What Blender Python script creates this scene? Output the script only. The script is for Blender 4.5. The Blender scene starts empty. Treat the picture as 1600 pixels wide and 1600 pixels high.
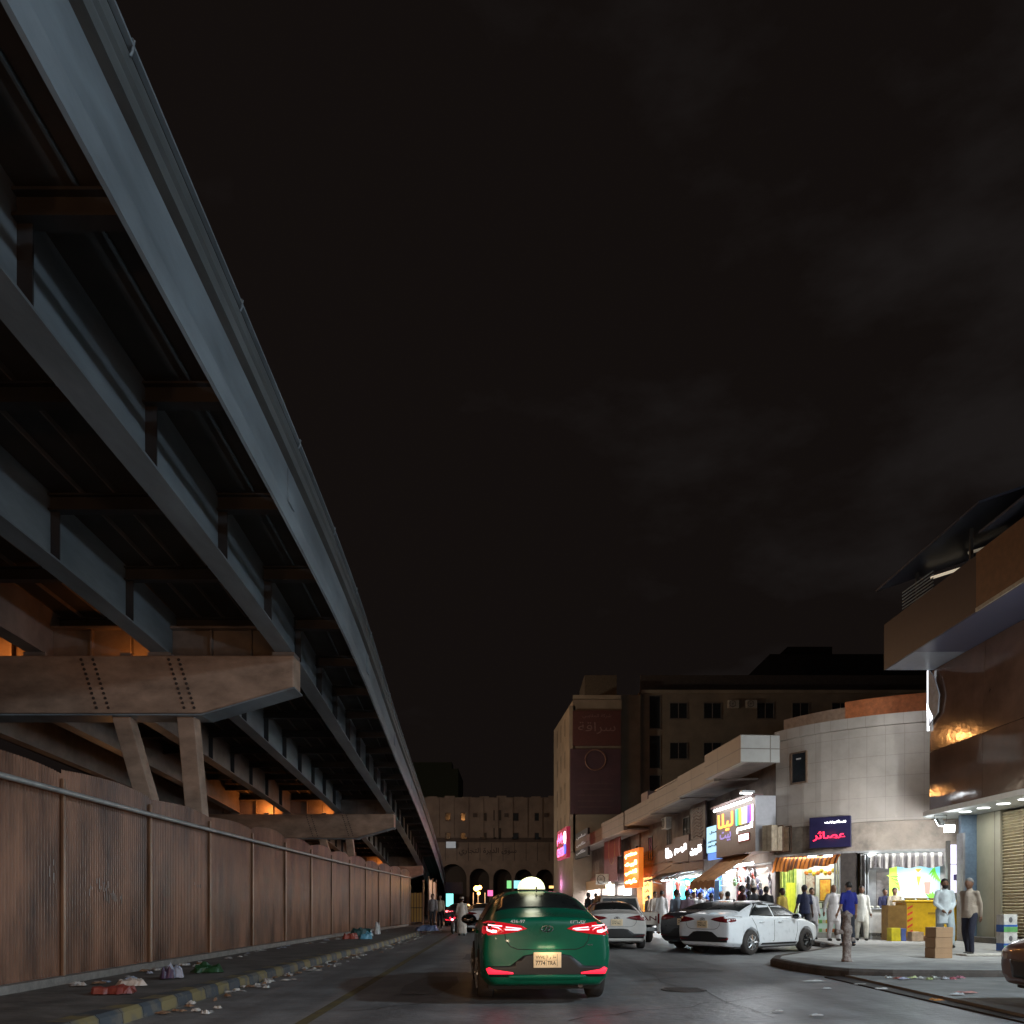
import bpy, bmesh, math, random
import numpy as np
from math import radians, sin, cos, pi, atan2, hypot
from mathutils import Vector, Matrix, noise
from mathutils.bvhtree import BVHTree
from mathutils.geometry import delaunay_2d_cdt
import unicodedata
random.seed(7)
sc = bpy.context.scene
COL = sc.collection
# ------------------------------------------------------------------ camera
F = 1300.0
cam = bpy.data.cameras.new('camera'); cam.sensor_width = 36; cam.lens = 36*F/1600
cam.shift_y = (1416-800)/1600; cam.clip_end = 2000; cam.clip_start = .05
co = bpy.data.objects.new('camera', cam); COL.objects.link(co)
co.location = (0, 0, 1.27); co.rotation_euler = (pi/2, 0, 0); sc.camera = co
# ------------------------------------------------------------------ night sky
w = bpy.data.worlds.new('World'); sc.world = w; w.use_nodes = True
nt = w.node_tree; bg = nt.nodes['Background']
tc = nt.nodes.new('ShaderNodeTexCoord'); mp = nt.nodes.new('ShaderNodeMapping')
mp.inputs['Scale'].default_value = (1.0, 1.0, 2.2); mp.inputs['Location'].default_value = (3.1, .4, 1.7)
nz = nt.nodes.new('ShaderNodeTexNoise'); nz.inputs['Scale'].default_value = 5.2; nz.inputs['Detail'].default_value = 7; nz.inputs['Roughness'].default_value = .55
cr = nt.nodes.new('ShaderNodeValToRGB')
cr.color_ramp.elements[0].position = .5; cr.color_ramp.elements[0].color = (.0062, .0045, .0040, 1)
cr.color_ramp.elements[1].position = .74; cr.color_ramp.elements[1].color = (.0118, .0098, .0094, 1)
sx = nt.nodes.new('ShaderNodeSeparateXYZ'); mr = nt.nodes.new('ShaderNodeMapRange')
mr.inputs['From Min'].default_value = .0; mr.inputs['From Max'].default_value = .45
mm = nt.nodes.new('ShaderNodeMath'); mm.operation = 'MULTIPLY'
ad = nt.nodes.new('ShaderNodeMath'); ad.operation = 'ADD'; ad.inputs[1].default_value = .0
nt.links.new(tc.outputs['Generated'], mp.inputs['Vector']); nt.links.new(mp.outputs[0], nz.inputs['Vector'])
nt.links.new(tc.outputs['Generated'], sx.inputs[0]); nt.links.new(sx.outputs['X'], mr.inputs['Value'])
mr.inputs['To Min'].default_value = .8; mr.inputs['To Max'].default_value = 1.12
nt.links.new(nz.outputs['Fac'], mm.inputs[0]); nt.links.new(mr.outputs[0], mm.inputs[1])
nt.links.new(mm.outputs[0], cr.inputs[0]); nt.links.new(cr.outputs[0], bg.inputs['Color'])
bg.inputs['Strength'].default_value = 1.0
sc.view_settings.view_transform = 'Standard'; sc.view_settings.look = 'None'
sc.view_settings.exposure = 0; sc.view_settings.gamma = 1
sc.render.engine = 'CYCLES'
cy = sc.cycles
cy.use_denoising = True; cy.max_bounces = 6; cy.diffuse_bounces = 3; cy.glossy_bounces = 3; cy.transmission_bounces = 3
cy.sample_clamp_indirect = 3; cy.sample_clamp_direct = 12; cy.caustics_reflective = False; cy.caustics_refractive = False
try: cy.use_light_tree = True
except Exception: pass

def lamp(name, kind, loc, power, color, parent=None, target=None, size=.3, size_y=None, spot=None, blend=.5, spread=None):
    l = bpy.data.lights.new(name, kind); l.energy = power; l.color = color
    if kind == 'AREA':
        l.size = size
        if size_y: l.shape = 'RECTANGLE'; l.size_y = size_y
        if spread: l.spread = spread
    else: l.shadow_soft_size = size
    if kind == 'SPOT': l.spot_size = spot or radians(90); l.spot_blend = blend
    o = bpy.data.objects.new(name, l); COL.objects.link(o)
    o.location = loc
    if target is not None:
        d = Vector(target)-Vector(loc); o.rotation_euler = d.to_track_quat('-Z', 'Y').to_euler()
    if parent:
        o.parent = parent
    return o
SODIUM = (1.0, .3, .055); COOL = (.72, .88, 1.0); WARM = (1.0, .74, .48); WHITE = (.93, .97, 1.0)
# ------------------------------------------------------------------ materials
MC = {}
def M(name, col=(.5,.5,.5), rough=.6, metal=0, var=.25, scale=6, bump=.0, emit=None, es=1, coat=0, stretch=None, spec=.5, col2=None, mid=.5):
    if name in MC: return MC[name]
    m = bpy.data.materials.new(name); m.use_nodes = True; n = m.node_tree; b = n.nodes['Principled BSDF']
    b.inputs['Roughness'].default_value = rough; b.inputs['Metallic'].default_value = metal
    b.inputs['Coat Weight'].default_value = coat; b.inputs['Specular IOR Level'].default_value = spec
    b.inputs['Base Color'].default_value = (*col, 1)
    if emit:
        b.inputs['Emission Color'].default_value = (*emit, 1); b.inputs['Emission Strength'].default_value = es
    if var or col2:
        t = n.nodes.new('ShaderNodeTexCoord'); mpn = n.nodes.new('ShaderNodeMapping'); n.links.new(t.outputs['Object'], mpn.inputs[0])
        if stretch: mpn.inputs['Scale'].default_value = stretch
        z = n.nodes.new('ShaderNodeTexNoise'); z.inputs['Scale'].default_value = scale; z.inputs['Detail'].default_value = 6; z.inputs['Roughness'].default_value = .62
        n.links.new(mpn.outputs[0], z.inputs['Vector'])
        r = n.nodes.new('ShaderNodeValToRGB')
        c2 = col2 if col2 else tuple(min(1, c*(1+var)) for c in col)
        c1 = col if col2 else tuple(c*(1-var) for c in col)
        r.color_ramp.elements[0].position = mid-.17; r.color_ramp.elements[1].position = mid+.17
        r.color_ramp.elements[0].color = (*c1, 1); r.color_ramp.elements[1].color = (*c2, 1)
        n.links.new(z.outputs['Fac'], r.inputs[0]); n.links.new(r.outputs[0], b.inputs['Base Color'])
        if bump:
            bp = n.nodes.new('ShaderNodeBump'); bp.inputs['Strength'].default_value = bump; bp.inputs['Distance'].default_value = .02
            z2 = n.nodes.new('ShaderNodeTexNoise'); z2.inputs['Scale'].default_value = scale*6; z2.inputs['Detail'].default_value = 4
            n.links.new(mpn.outputs[0], z2.inputs['Vector']); n.links.new(z2.outputs['Fac'], bp.inputs['Height']); n.links.new(bp.outputs[0], b.inputs['Normal'])
        if not metal and rough > .15:
            rr = n.nodes.new('ShaderNodeMapRange'); rr.inputs['To Min'].default_value = max(0.03, rough-.12); rr.inputs['To Max'].default_value = min(1, rough+.12)
            n.links.new(z.outputs['Fac'], rr.inputs[0]); n.links.new(rr.outputs[0], b.inputs['Roughness'])
    MC[name] = m; return m
def EM(name, col=(1,1,1), s=3):
    return M(name, tuple(min(.8, c) for c in col), .5, var=0, emit=col, es=s)
def tiled(name, c1, c2, mortar, sx_, sy_, size=.012, rough=.5, coord='UV', bump=.3, offset=0):
    """brick texture used for cladding slabs, pavers and blocks"""
    if name in MC: return MC[name]
    m = bpy.data.materials.new(name); m.use_nodes = True; n = m.node_tree; b = n.nodes['Principled BSDF']
    t = n.nodes.new('ShaderNodeTexCoord'); br = n.nodes.new('ShaderNodeTexBrick')
    br.offset = offset; br.inputs['Scale'].default_value = 1; br.inputs['Mortar Size'].default_value = size
    br.inputs['Brick Width'].default_value = sx_; br.inputs['Row Height'].default_value = sy_; br.inputs['Bias'].default_value = 0
    br.inputs['Color1'].default_value = (*c1, 1); br.inputs['Color2'].default_value = (*c2, 1); br.inputs['Mortar'].default_value = (*mortar, 1)
    n.links.new(t.outputs[coord], br.inputs['Vector'])
    z = n.nodes.new('ShaderNodeTexNoise'); z.inputs['Scale'].default_value = 1.3; z.inputs['Detail'].default_value = 8; z.inputs['Roughness'].default_value = .65
    n.links.new(t.outputs['Object'], z.inputs['Vector'])
    mx = n.nodes.new('ShaderNodeMix'); mx.data_type = 'RGBA'; mx.blend_type = 'MULTIPLY'; mx.inputs[0].default_value = .55
    rp = n.nodes.new('ShaderNodeValToRGB'); rp.color_ramp.elements[0].position = .3; rp.color_ramp.elements[0].color = (.66,.64,.61,1); rp.color_ramp.elements[1].position = .6
    n.links.new(z.outputs['Fac'], rp.inputs[0]); n.links.new(br.outputs['Color'], mx.inputs[6]); n.links.new(rp.outputs[0], mx.inputs[7])
    n.links.new(mx.outputs[2], b.inputs['Base Color']); b.inputs['Roughness'].default_value = rough
    bp = n.nodes.new('ShaderNodeBump'); bp.inputs['Strength'].default_value = bump; bp.inputs['Distance'].default_value = .01; bp.invert = True
    n.links.new(br.outputs['Fac'], bp.inputs['Height']); n.links.new(bp.outputs[0], b.inputs['Normal'])
    MC[name] = m; return m
def stripes(name, c1, c2, period, axis=0, rough=.7, duty=.5, soft=.03, worn=None, emit=0):
    """two-colour stripes along an object axis, with worn patches"""
    if name in MC: return MC[name]
    m = bpy.data.materials.new(name); m.use_nodes = True; n = m.node_tree; b = n.nodes['Principled BSDF']
    t = n.nodes.new('ShaderNodeTexCoord'); s = n.nodes.new('ShaderNodeSeparateXYZ'); n.links.new(t.outputs['Object'], s.inputs[0])
    d = n.nodes.new('ShaderNodeMath'); d.operation = 'DIVIDE'; d.inputs[1].default_value = period; n.links.new(s.outputs[axis], d.inputs[0])
    fr = n.nodes.new('ShaderNodeMath'); fr.operation = 'FRACT'; n.links.new(d.outputs[0], fr.inputs[0])
    r = n.nodes.new('ShaderNodeValToRGB'); e = r.color_ramp.elements
    e[0].position = duty-soft; e[0].color = (*c1, 1); e[1].position = duty; e[1].color = (*c2, 1)
    n.links.new(fr.outputs[0], r.inputs[0]); out = r.outputs[0]
    if worn:
        z = n.nodes.new('ShaderNodeTexNoise'); z.inputs['Scale'].default_value = 5; z.inputs['Detail'].default_value = 8; n.links.new(t.outputs['Object'], z.inputs['Vector'])
        rp = n.nodes.new('ShaderNodeValToRGB'); rp.color_ramp.elements[0].position = .47; rp.color_ramp.elements[1].position = .62
        n.links.new(z.outputs['Fac'], rp.inputs[0])
        mx = n.nodes.new('ShaderNodeMix'); mx.data_type = 'RGBA'; n.links.new(rp.outputs[0], mx.inputs[0]); n.links.new(out, mx.inputs[6]); mx.inputs[7].default_value = (*worn, 1); out = mx.outputs[2]
    n.links.new(out, b.inputs['Base Color']); b.inputs['Roughness'].default_value = rough
    if emit: n.links.new(out, b.inputs['Emission Color']); b.inputs['Emission Strength'].default_value = emit
    MC[name] = m; return m
# ------------------------------------------------------------------ mesh helpers
def add_box(bm, x0, x1, y0, y1, z0, z1, rz=0, c=None):
    vs = [bm.verts.new((x, y, z)) for z in (z0, z1) for x, y in ((x0,y0),(x1,y0),(x1,y1),(x0,y1))]
    for f in ((3,2,1,0),(4,5,6,7),(0,1,5,4),(1,2,6,5),(2,3,7,6),(3,0,4,7)): bm.faces.new([vs[i] for i in f])
    if rz:
        cc = Vector(c or ((x0+x1)/2,(y0+y1)/2,0)); bmesh.ops.rotate(bm, verts=vs, cent=cc, matrix=Matrix.Rotation(rz,3,'Z'))
    return vs
def add_prism(bm, pts, vec):
    """polygon pts (3-D) extruded along vec"""
    v = Vector(vec); a = [bm.verts.new(p) for p in pts]; b = [bm.verts.new(Vector(p)+v) for p in pts]; n = len(pts)
    try:
        bm.faces.new(a[::-1]); bm.faces.new(b)
        for i in range(n): bm.faces.new((a[i], a[(i+1)%n], b[(i+1)%n], b[i]))
    except ValueError: pass
    return a+b
def rings(bm, rs, cap=True, closed=True):
    L = [[bm.verts.new(p) for p in r] for r in rs]
    for a, b in zip(L, L[1:]):
        n = len(a)
        for i in range(n if closed else n-1): bm.faces.new((a[i], a[(i+1)%n], b[(i+1)%n], b[i]))
    if cap and closed: bm.faces.new(L[0][::-1]); bm.faces.new(L[-1])
    return L
def frame_of(d):
    d = Vector(d).normalized(); u = d.cross(Vector((0,0,1)))
    if u.length < .01: u = Vector((1,0,0))
    u.normalize(); return u, d.cross(u)
def add_tube(bm, pts, r, n=8, cap=True):
    pts = [Vector(p) for p in pts]; R = r if isinstance(r, (list, tuple)) else [r]*len(pts); rs = []
    for i, p in enumerate(pts):
        d = (pts[min(i+1, len(pts)-1)]-pts[max(i-1, 0)]); u, v = frame_of(d)
        rs.append([p+u*R[i]*cos(2*pi*k/n)+v*R[i]*sin(2*pi*k/n) for k in range(n)])
    rings(bm, rs, cap)
def add_lathe(bm, prof, n=20, c=(0,0,0), axis='z'):
    c = Vector(c); rs = []
    for r, h in prof:
        ring = []
        for k in range(n):
            a = 2*pi*k/n; x, y = r*cos(a), r*sin(a)
            ring.append(c+(Vector((x,y,h)) if axis == 'z' else Vector((h,x,y)) if axis == 'x' else Vector((x,h,y))))
        rs.append(ring)
    rings(bm, rs)
def add_ball(bm, c, r, seg=14, rg=10):
    r = (r, r, r) if not isinstance(r, (tuple, list)) else r
    bmesh.ops.create_uvsphere(bm, u_segments=seg, v_segments=rg, radius=1, matrix=Matrix.Translation(c) @ Matrix.Diagonal((*r, 1)))
def add_capsule(bm, a, b, ra, rb, n=10):
    a, b = Vector(a), Vector(b); d = (b-a).normalized()
    add_tube(bm, [a-d*ra*.95, a-d*ra*.6, a, b, b+d*rb*.6, b+d*rb*.95], [ra*.25, ra*.78, ra, rb, rb*.78, rb*.25], n)
def obj(name, bm, m, parent=None, smooth=False, bevel=0, loc=None):
    me = bpy.data.meshes.new(name); bmesh.ops.recalc_face_normals(bm, faces=bm.faces); bm.to_mesh(me); bm.free()
    for x in (m if isinstance(m, (list, tuple)) else [m]): me.materials.append(x)
    o = bpy.data.objects.new(name, me); COL.objects.link(o)
    if parent: o.parent = parent
    if loc: o.location = loc
    if smooth:
        for p in me.polygons: p.use_smooth = True
    if bevel:
        b = o.modifiers.new('bevel', 'BEVEL'); b.width = bevel; b.segments = 2; b.limit_method = 'ANGLE'
    return o
def box(name, x0, x1, y0, y1, z0, z1, m, parent=None, bevel=0, rz=0):
    bm = bmesh.new(); add_box(bm, x0, x1, y0, y1, z0, z1, rz); return obj(name, bm, m, parent, bevel=bevel)
def tag(o, label, cat, group=None):
    o['label'] = label; o['category'] = cat
    if group: o['group'] = group
    return o
def thing(name, label, cat, loc=(0,0,0), rz=0, group=None):
    o = bpy.data.objects.new(name, None); COL.objects.link(o); o.location = loc; o.rotation_euler = (0,0,rz); o.empty_display_size = .2
    return tag(o, label, cat, group)
def struct(o, kind='structure'): o['kind'] = kind; return o
def kids(o): return [c for c in bpy.data.objects if c.parent == o]
def dup(o, loc=None, rz=None, label=None, parent=None):
    c = o.copy(); COL.objects.link(c)
    if parent: c.parent = parent
    if loc is not None: c.location = loc
    if rz is not None: c.rotation_euler = (0,0,rz)
    if label: c['label'] = label
    for k in kids(o): dup(k, parent=c)
    return c
def flat(name, pts, z, m, parent=None, thick=0):
    """horizontal sheet from an outline"""
    bm = bmesh.new()
    if thick: add_prism(bm, [(x, y, z-thick) for x, y in pts], (0,0,thick))
    else: bm.faces.new([bm.verts.new((x, y, z)) for x, y in pts])
    return obj(name, bm, m, parent)
# Arabic shaping with presentation forms
AR = {}
for _c in range(0xFE70, 0xFEFD):
    _d = unicodedata.decomposition(chr(_c)).split()
    if len(_d) == 2: AR[(chr(int(_d[1], 16)), _d[0].strip('<>'))] = chr(_c)
def arabic(s):
    out = []; n = len(s)
    def can(c, f): return (c, f) in AR
    for i, c in enumerate(s):
        prev = i > 0 and can(s[i-1], 'initial') and (can(c, 'final'))
        nxt = i < n-1 and can(c, 'initial') and can(s[i+1], 'final')
        f = 'medial' if prev and nxt else 'final' if prev else 'initial' if nxt else 'isolated'
        out.append(AR.get((c, f), c))
    return ''.join(out[::-1])
def text(name, s, size, m, parent, loc, ext=.01, fit=None, off=0, rx=pi/2, rz=0, shear=0, align='CENTER'):
    """writing standing in the parent's x-z plane, facing its -y side; fit=(w,h)"""
    c = bpy.data.curves.new(name, 'FONT'); c.body = s; c.size = size; c.extrude = ext; c.offset = off; c.align_x = align; c.align_y = 'CENTER'; c.resolution_u = 3; c.shear = shear
    t = bpy.data.objects.new(name, c); COL.objects.link(t); bpy.context.view_layer.update()
    me = bpy.data.meshes.new_from_object(t); bpy.data.objects.remove(t); me.materials.clear(); me.materials.append(m)
    if fit and me.vertices:
        xs = [v.co.x for v in me.vertices]; ys = [v.co.y for v in me.vertices]
        cx, cyy = (max(xs)+min(xs))/2, (max(ys)+min(ys))/2
        fx, fy = fit[0]/(max(xs)-min(xs)), fit[1]/(max(ys)-min(ys))
        for v in me.vertices: v.co.x = (v.co.x-cx)*fx; v.co.y = (v.co.y-cyy)*fy
    o = bpy.data.objects.new(name, me); COL.objects.link(o); o.parent = parent; o.location = loc; o.rotation_euler = (rx, 0, rz)
    return o
def at(x, y, Z): return ((x-800)/F*Z, Z, 1.27+(1416-y)/F*Z)
# ================================================================== ground and roads
asph = M('asphalt', (.185,.178,.175), .5, var=.3, scale=1.4, bump=.55, mid=.5)
def asphalt_detail(m):
    n = m.node_tree; b = n.nodes['Principled BSDF']; src = b.inputs['Base Color'].links[0].from_socket
    t = n.nodes.new('ShaderNodeTexCoord')
    g = n.nodes.new('ShaderNodeTexNoise'); g.inputs['Scale'].default_value = 90; g.inputs['Detail'].default_value = 2; n.links.new(t.outputs['Object'], g.inputs['Vector'])
    mp_ = n.nodes.new('ShaderNodeMapping'); mp_.inputs['Scale'].default_value = (1.1, .05, 1); n.links.new(t.outputs['Object'], mp_.inputs[0])
    k = n.nodes.new('ShaderNodeTexNoise'); k.inputs['Scale'].default_value = 1.6; k.inputs['Detail'].default_value = 3; n.links.new(mp_.outputs[0], k.inputs['Vector'])
    r1 = n.nodes.new('ShaderNodeMapRange'); r1.inputs['From Min'].default_value = .3; r1.inputs['From Max'].default_value = .7; r1.inputs['To Min'].default_value = .6; r1.inputs['To Max'].default_value = 1.5; n.links.new(g.outputs['Fac'], r1.inputs[0])
    r2 = n.nodes.new('ShaderNodeMapRange'); r2.inputs['From Min'].default_value = .35; r2.inputs['From Max'].default_value = .65; r2.inputs['To Min'].default_value = .75; r2.inputs['To Max'].default_value = 1.25; n.links.new(k.outputs['Fac'], r2.inputs[0])
    mu = n.nodes.new('ShaderNodeMath'); mu.operation = 'MULTIPLY'; n.links.new(r1.outputs[0], mu.inputs[0]); n.links.new(r2.outputs[0], mu.inputs[1])
    v = n.nodes.new('ShaderNodeVectorMath'); v.operation = 'SCALE'; n.links.new(src, v.inputs[0]); n.links.new(mu.outputs[0], v.inputs['Scale'])
    n.links.new(v.outputs[0], b.inputs['Base Color'])
asphalt_detail(asph)
struct(flat('ground', [(-400,-60),(400,-60),(400,700),(-400,700)], -.02, M('dust', (.1,.09,.08), .9, bump=.3)))
struct(flat('road', [(-4.2,-30),(13.2,-30),(13.2,14),(30,14),(30,110),(-12,110),(-12,80),(-7.6,75),(-4.9,50),(-4.2,25)], 0, asph))
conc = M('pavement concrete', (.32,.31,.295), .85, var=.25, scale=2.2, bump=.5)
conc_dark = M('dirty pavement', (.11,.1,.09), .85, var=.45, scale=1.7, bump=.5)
def fence_x(y): return float(np.interp(y, [-40, 10, 15, 22, 31, 40, 48.6, 60, 75], [-6.5,-6.55,-6.63,-6.65,-6.58,-6.3,-5.95,-5.9,-6.3]))
def kerb_x(y): return float(np.interp(y, [-40, 10, 14, 20, 24, 42, 60, 75], [-4.3,-4.35,-4.4,-4.35,-4.2,-4.25,-4.9,-5.8]))
ys = list(range(-28, 76, 2))
bm = bmesh.new()
rings(bm, [[(fence_x(y)-.6, y, .15), (kerb_x(y)-.02, y, .15), (kerb_x(y)-.02, y, -.01), (fence_x(y)-.6, y, -.01)] for y in ys])
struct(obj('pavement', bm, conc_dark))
bm = bmesh.new()
for y in ys[:-1]:
    a, b = kerb_x(y), kerb_x(y+2)
    for k in range(4):
        t0, t1 = k/4, (k+1)/4; xa, xb = a+(b-a)*t0, a+(b-a)*t1; ya, yb = y+2*t0+.006, y+2*t1-.006
        add_prism(bm, [(xa-.14, ya, .157), (xa+.09, ya, .157), (xa+.13, ya, .12), (xa+.15, ya, -.01), (xa-.14, ya, -.01)], (xb-xa, yb-ya, 0))
struct(obj('kerb', bm, stripes('kerb paint', (.2,.155,.065), (.05,.06,.072), 1.0, 1, .75, .5, .06, worn=(.11,.1,.085))))
# worn yellow edge line
bm = bmesh.new()
for y in range(-20, 66, 2):
    x0 = -2.12-.019*y*.9; rings(bm, [[(x0-.07, y, .004), (x0+.07, y, .004)], [(x0-.07-.034, y+2, .004), (x0+.07-.034, y+2, .004)]], cap=False, closed=False)
struct(obj('road_marking', bm, M('worn yellow paint', (.06,.052,.045), .7, scale=3.5, col2=(.2,.15,.05), mid=.48)))
# tarred repair patches, cracks and a manhole on the carriageway
random.seed(44)
patch_m = M('tar patch', (.145,.138,.135), .6, var=.25, scale=5, bump=.5)
for k, (x, y, a, b, r) in enumerate(((-1.3,13.5,.4,1.6,-.03),(3.4,16.5,.7,.5,.2),(-.6,21,.6,1.6,0))):
    pts = []
    for i in range(18):
        q = 2*pi*i/18; rr = 1/max(abs(cos(q))/a, abs(sin(q))/b)*random.uniform(.9,1.04); u, v = rr*cos(q), rr*sin(q); pts.append((x+u*cos(r)-v*sin(r), y+u*sin(r)+v*cos(r)))
    struct(flat('road_patch', pts, .005, patch_m))
for (x0, y0, x1, y1) in ((-2.0,10,1.2,13.5),(.6,9.2,5.0,12.9),(2.2,14,5.2,17.5),(-1.8,16,.2,24),(3.0,9.4,2.2,20)):
    pts = [Vector((x0+(x1-x0)*t/14+random.gauss(0,.07), y0+(y1-y0)*t/14+random.gauss(0,.07), .0)) for t in range(15)]; bm = bmesh.new(); L, R = [], []
    for i, p in enumerate(pts):
        d = (pts[min(i+1,14)]-pts[max(i-1,0)]).normalized(); n = Vector((-d.y, d.x, 0))*random.uniform(.003,.011); L.append(p+n+Vector((0,0,.007))); R.append(p-n+Vector((0,0,.007)))
    rings(bm, [[a, b] for a, b in zip(L, R)], cap=False, closed=False); struct(obj('road_crack', bm, M('crack tar', (.03,.028,.027), .5)))
bm = bmesh.new(); add_lathe(bm, [(.34,.0),(.34,.008)], 28)
for k in range(7): add_box(bm, -.26, .26, -.24+.075*k, -.22+.075*k, .0082, .012)
tag(obj('manhole_cover', bm, M('cast iron', (.08,.07,.065), .45, metal=.5), loc=(2.6, 12.6, .004)), 'round ribbed iron manhole cover in the lane beside the taxi', 'manhole cover')
# corner pavement with its rounded kerb
side = [(5.74,15.3),(5.56,16.5),(5.6,17.8),(5.95,18.7),(7.4,20.8),(9.1,23.3),(9.7,26),(9.3,29),(8.55,33),(6.1,62),(5.3,74),(14,74),(30,60),(30,14.1),(8.2,14.3),(6.6,14.45),(6.0,14.75)]
bm = bmesh.new(); add_prism(bm, [(x, y, -.01) for x, y in side], (0,0,.165))
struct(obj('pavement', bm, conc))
bm = bmesh.new(); edge = [(30,14.1),(8.2,14.3),(6.6,14.45),(6.0,14.75),(5.74,15.3),(5.56,16.5),(5.6,17.8),(5.95,18.7),(7.4,20.8),(9.1,23.3),(9.7,26),(9.3,29),(8.55,33)]
cx_, cy_ = 12, 22
rs = []
for i, (x, y) in enumerate(edge):
    p, q = Vector(edge[max(i-1,0)]), Vector(edge[min(i+1,len(edge)-1)]); t = (q-p).normalized(); nrm = Vector((t.y, -t.x))
    if nrm.dot(Vector((x-cx_, y-cy_))) < 0: nrm = -nrm
    rs.append([(x-nrm.x*.12, y-nrm.y*.12, .163), (x+nrm.x*.03, y+nrm.y*.03, .163), (x+nrm.x*.07, y+nrm.y*.07, .12), (x+nrm.x*.07, y+nrm.y*.07, -.01), (x-nrm.x*.12, y-nrm.y*.12, -.01)])
rings(bm, rs)
struct(obj('kerb', bm, M('stone kerb', (.07,.055,.045), .85, var=.4, scale=4, bump=.5)))
struct(flat('side_street', [(5.92,14.9),(6.3,14.5),(30,13.9),(30,-30),(5.7,-30),(5.72,8)], .055, M('cement apron', (.24,.23,.215), .8, var=.35, scale=1.1, bump=.6), thick=.06))
struct(flat('gutter', [(5.56,14.8),(5.9,14.9),(5.7,-30),(5.48,-30)], .02, M('gutter grime', (.035,.03,.028), .7, var=.4, scale=3), thick=.02))
# ================================================================== flyover
FB = ([-60, 12, 15, 19, 24, 29, 37, 46, 58, 73, 95, 125, 160], [0, 0, 0, -.1, -.33, -.57, -.87, -1.15, -1.5, -1.95, -2.8, -4.3, -6.4])
FH = ([-60, 15, 22, 30, 38, 46, 58, 73, 95, 125, 160], [5.85, 5.85, 5.82, 5.7, 5.5, 5.22, 4.6, 3.62, 2.25, .5, -1.4])
def smooth(tab, y, k=4): return sum(float(np.interp(y+d, *tab)) for d in (-k, -k/2, 0, k/2, k))/5
def FP(a, dz, y): return Vector((-a-.019*y+smooth(FB, y), y, 1.27+smooth(FH, y)+dz))
steel = M('blue grey steel paint', (.2,.235,.265), .5, var=.3, scale=1.5, bump=.1, stretch=(1,.25,1))
steel_dk = M('brown grey steel paint', (.2,.17,.155), .6, var=.3, scale=1.2, bump=.15)
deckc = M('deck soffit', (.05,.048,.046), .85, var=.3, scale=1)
capm = M('pier steel', (.36,.245,.18), .55, var=.35, scale=1.1, bump=.25, stretch=(1,1,2))
fly = thing('flyover', 'long elevated steel road bridge with grey edge girder curving away beside the street', 'flyover', (-6, 19, 0))
FO = Vector((6, -19, 0))
Y = list(range(-24, 40, 2)) + list(range(40, 126, 3))
def sweep(name, prof, m, ysq=Y, smooth_=False):
    bm = bmesh.new(); rings(bm, [[FP(a, dz, y)+FO for a, dz in prof] for y in ysq]); return obj(name, bm, m, fly, smooth_)
sweep('edge_girder', [(3.2,-.01),(3.165,.0),(3.12,.2),(3.13,.2),(3.13,.78),(3.16,.78),(3.16,.0)], steel)
for a in (4.74, 7.6, 10.45, 13.3, 16.1):
    sweep('girder', [(a-.2,0),(a+.2,0),(a+.2,.035),(a+.015,.035),(a+.015,1.22),(a-.015,1.22),(a-.015,.035),(a-.2,.035)], steel if a < 5 else steel_dk if a > 8 else steel)
for y in (3.5, 12.5, 21.5, 30.5, 40, 50):   # bolted splices in the edge girder
    bm = bmesh.new(); p = [FP(a, dz, y)+FO for a, dz in ((3.126,.24),(3.126,.74),(3.118,.74),(3.108,.24))]; add_prism(bm, p, (0, .34, 0)); obj('splice_plate', bm, steel, fly)
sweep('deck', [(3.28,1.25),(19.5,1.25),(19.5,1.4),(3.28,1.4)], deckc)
rib_m = M('dull rib paint', (.07,.08,.085), .6)
par = M('parapet concrete', (.095,.105,.11), .75, var=.25, scale=2, stretch=(1,.3,1), bump=.2)
sweep('parapet', [(3.08,.9),(3.06,.99),(3.1,1.02),(3.1,1.1),(3.06,1.12),(3.06,1.22),(3.09,1.24),(3.09,1.34),(3.3,1.34),(3.3,.9)], par)
sweep('handrail', [(3.05,1.38),(3.05,1.41),(3.1,1.41),(3.1,1.38)], steel)
for y in np.arange(-20, 100, 3.0):
    bm = bmesh.new()
    p = FP(3.08, 1.3, y)+FO; q = FP(3.05, 1.42, y)+FO
    add_tube(bm, [p, p+Vector((.02,0,.04)), q+Vector((.005,0,.01)), q+Vector((-.01,0,.025))], .012, 5); obj('rail_bracket', bm, steel, fly)

sweep('deck_rib', [(3.72,1.2),(3.75,1.2),(3.75,1.26),(3.72,1.26)], rib_m)
sweep('deck_rib', [(4.1,1.2),(4.13,1.2),(4.13,1.26),(4.1,1.26)], rib_m)
for g in (4.74, 7.6, 10.45):
    for k in range(1, 5):
        a = g+k*.57; sweep('deck_rib', [(a,1.17),(a+.03,1.17),(a+.03,1.26),(a,1.26)], steel_dk)
beam_m = M('dark beam paint', (.028,.03,.034), .55, var=.25, scale=1.5)  # near black colour puts the under-deck shade into beams and stiffeners
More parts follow.
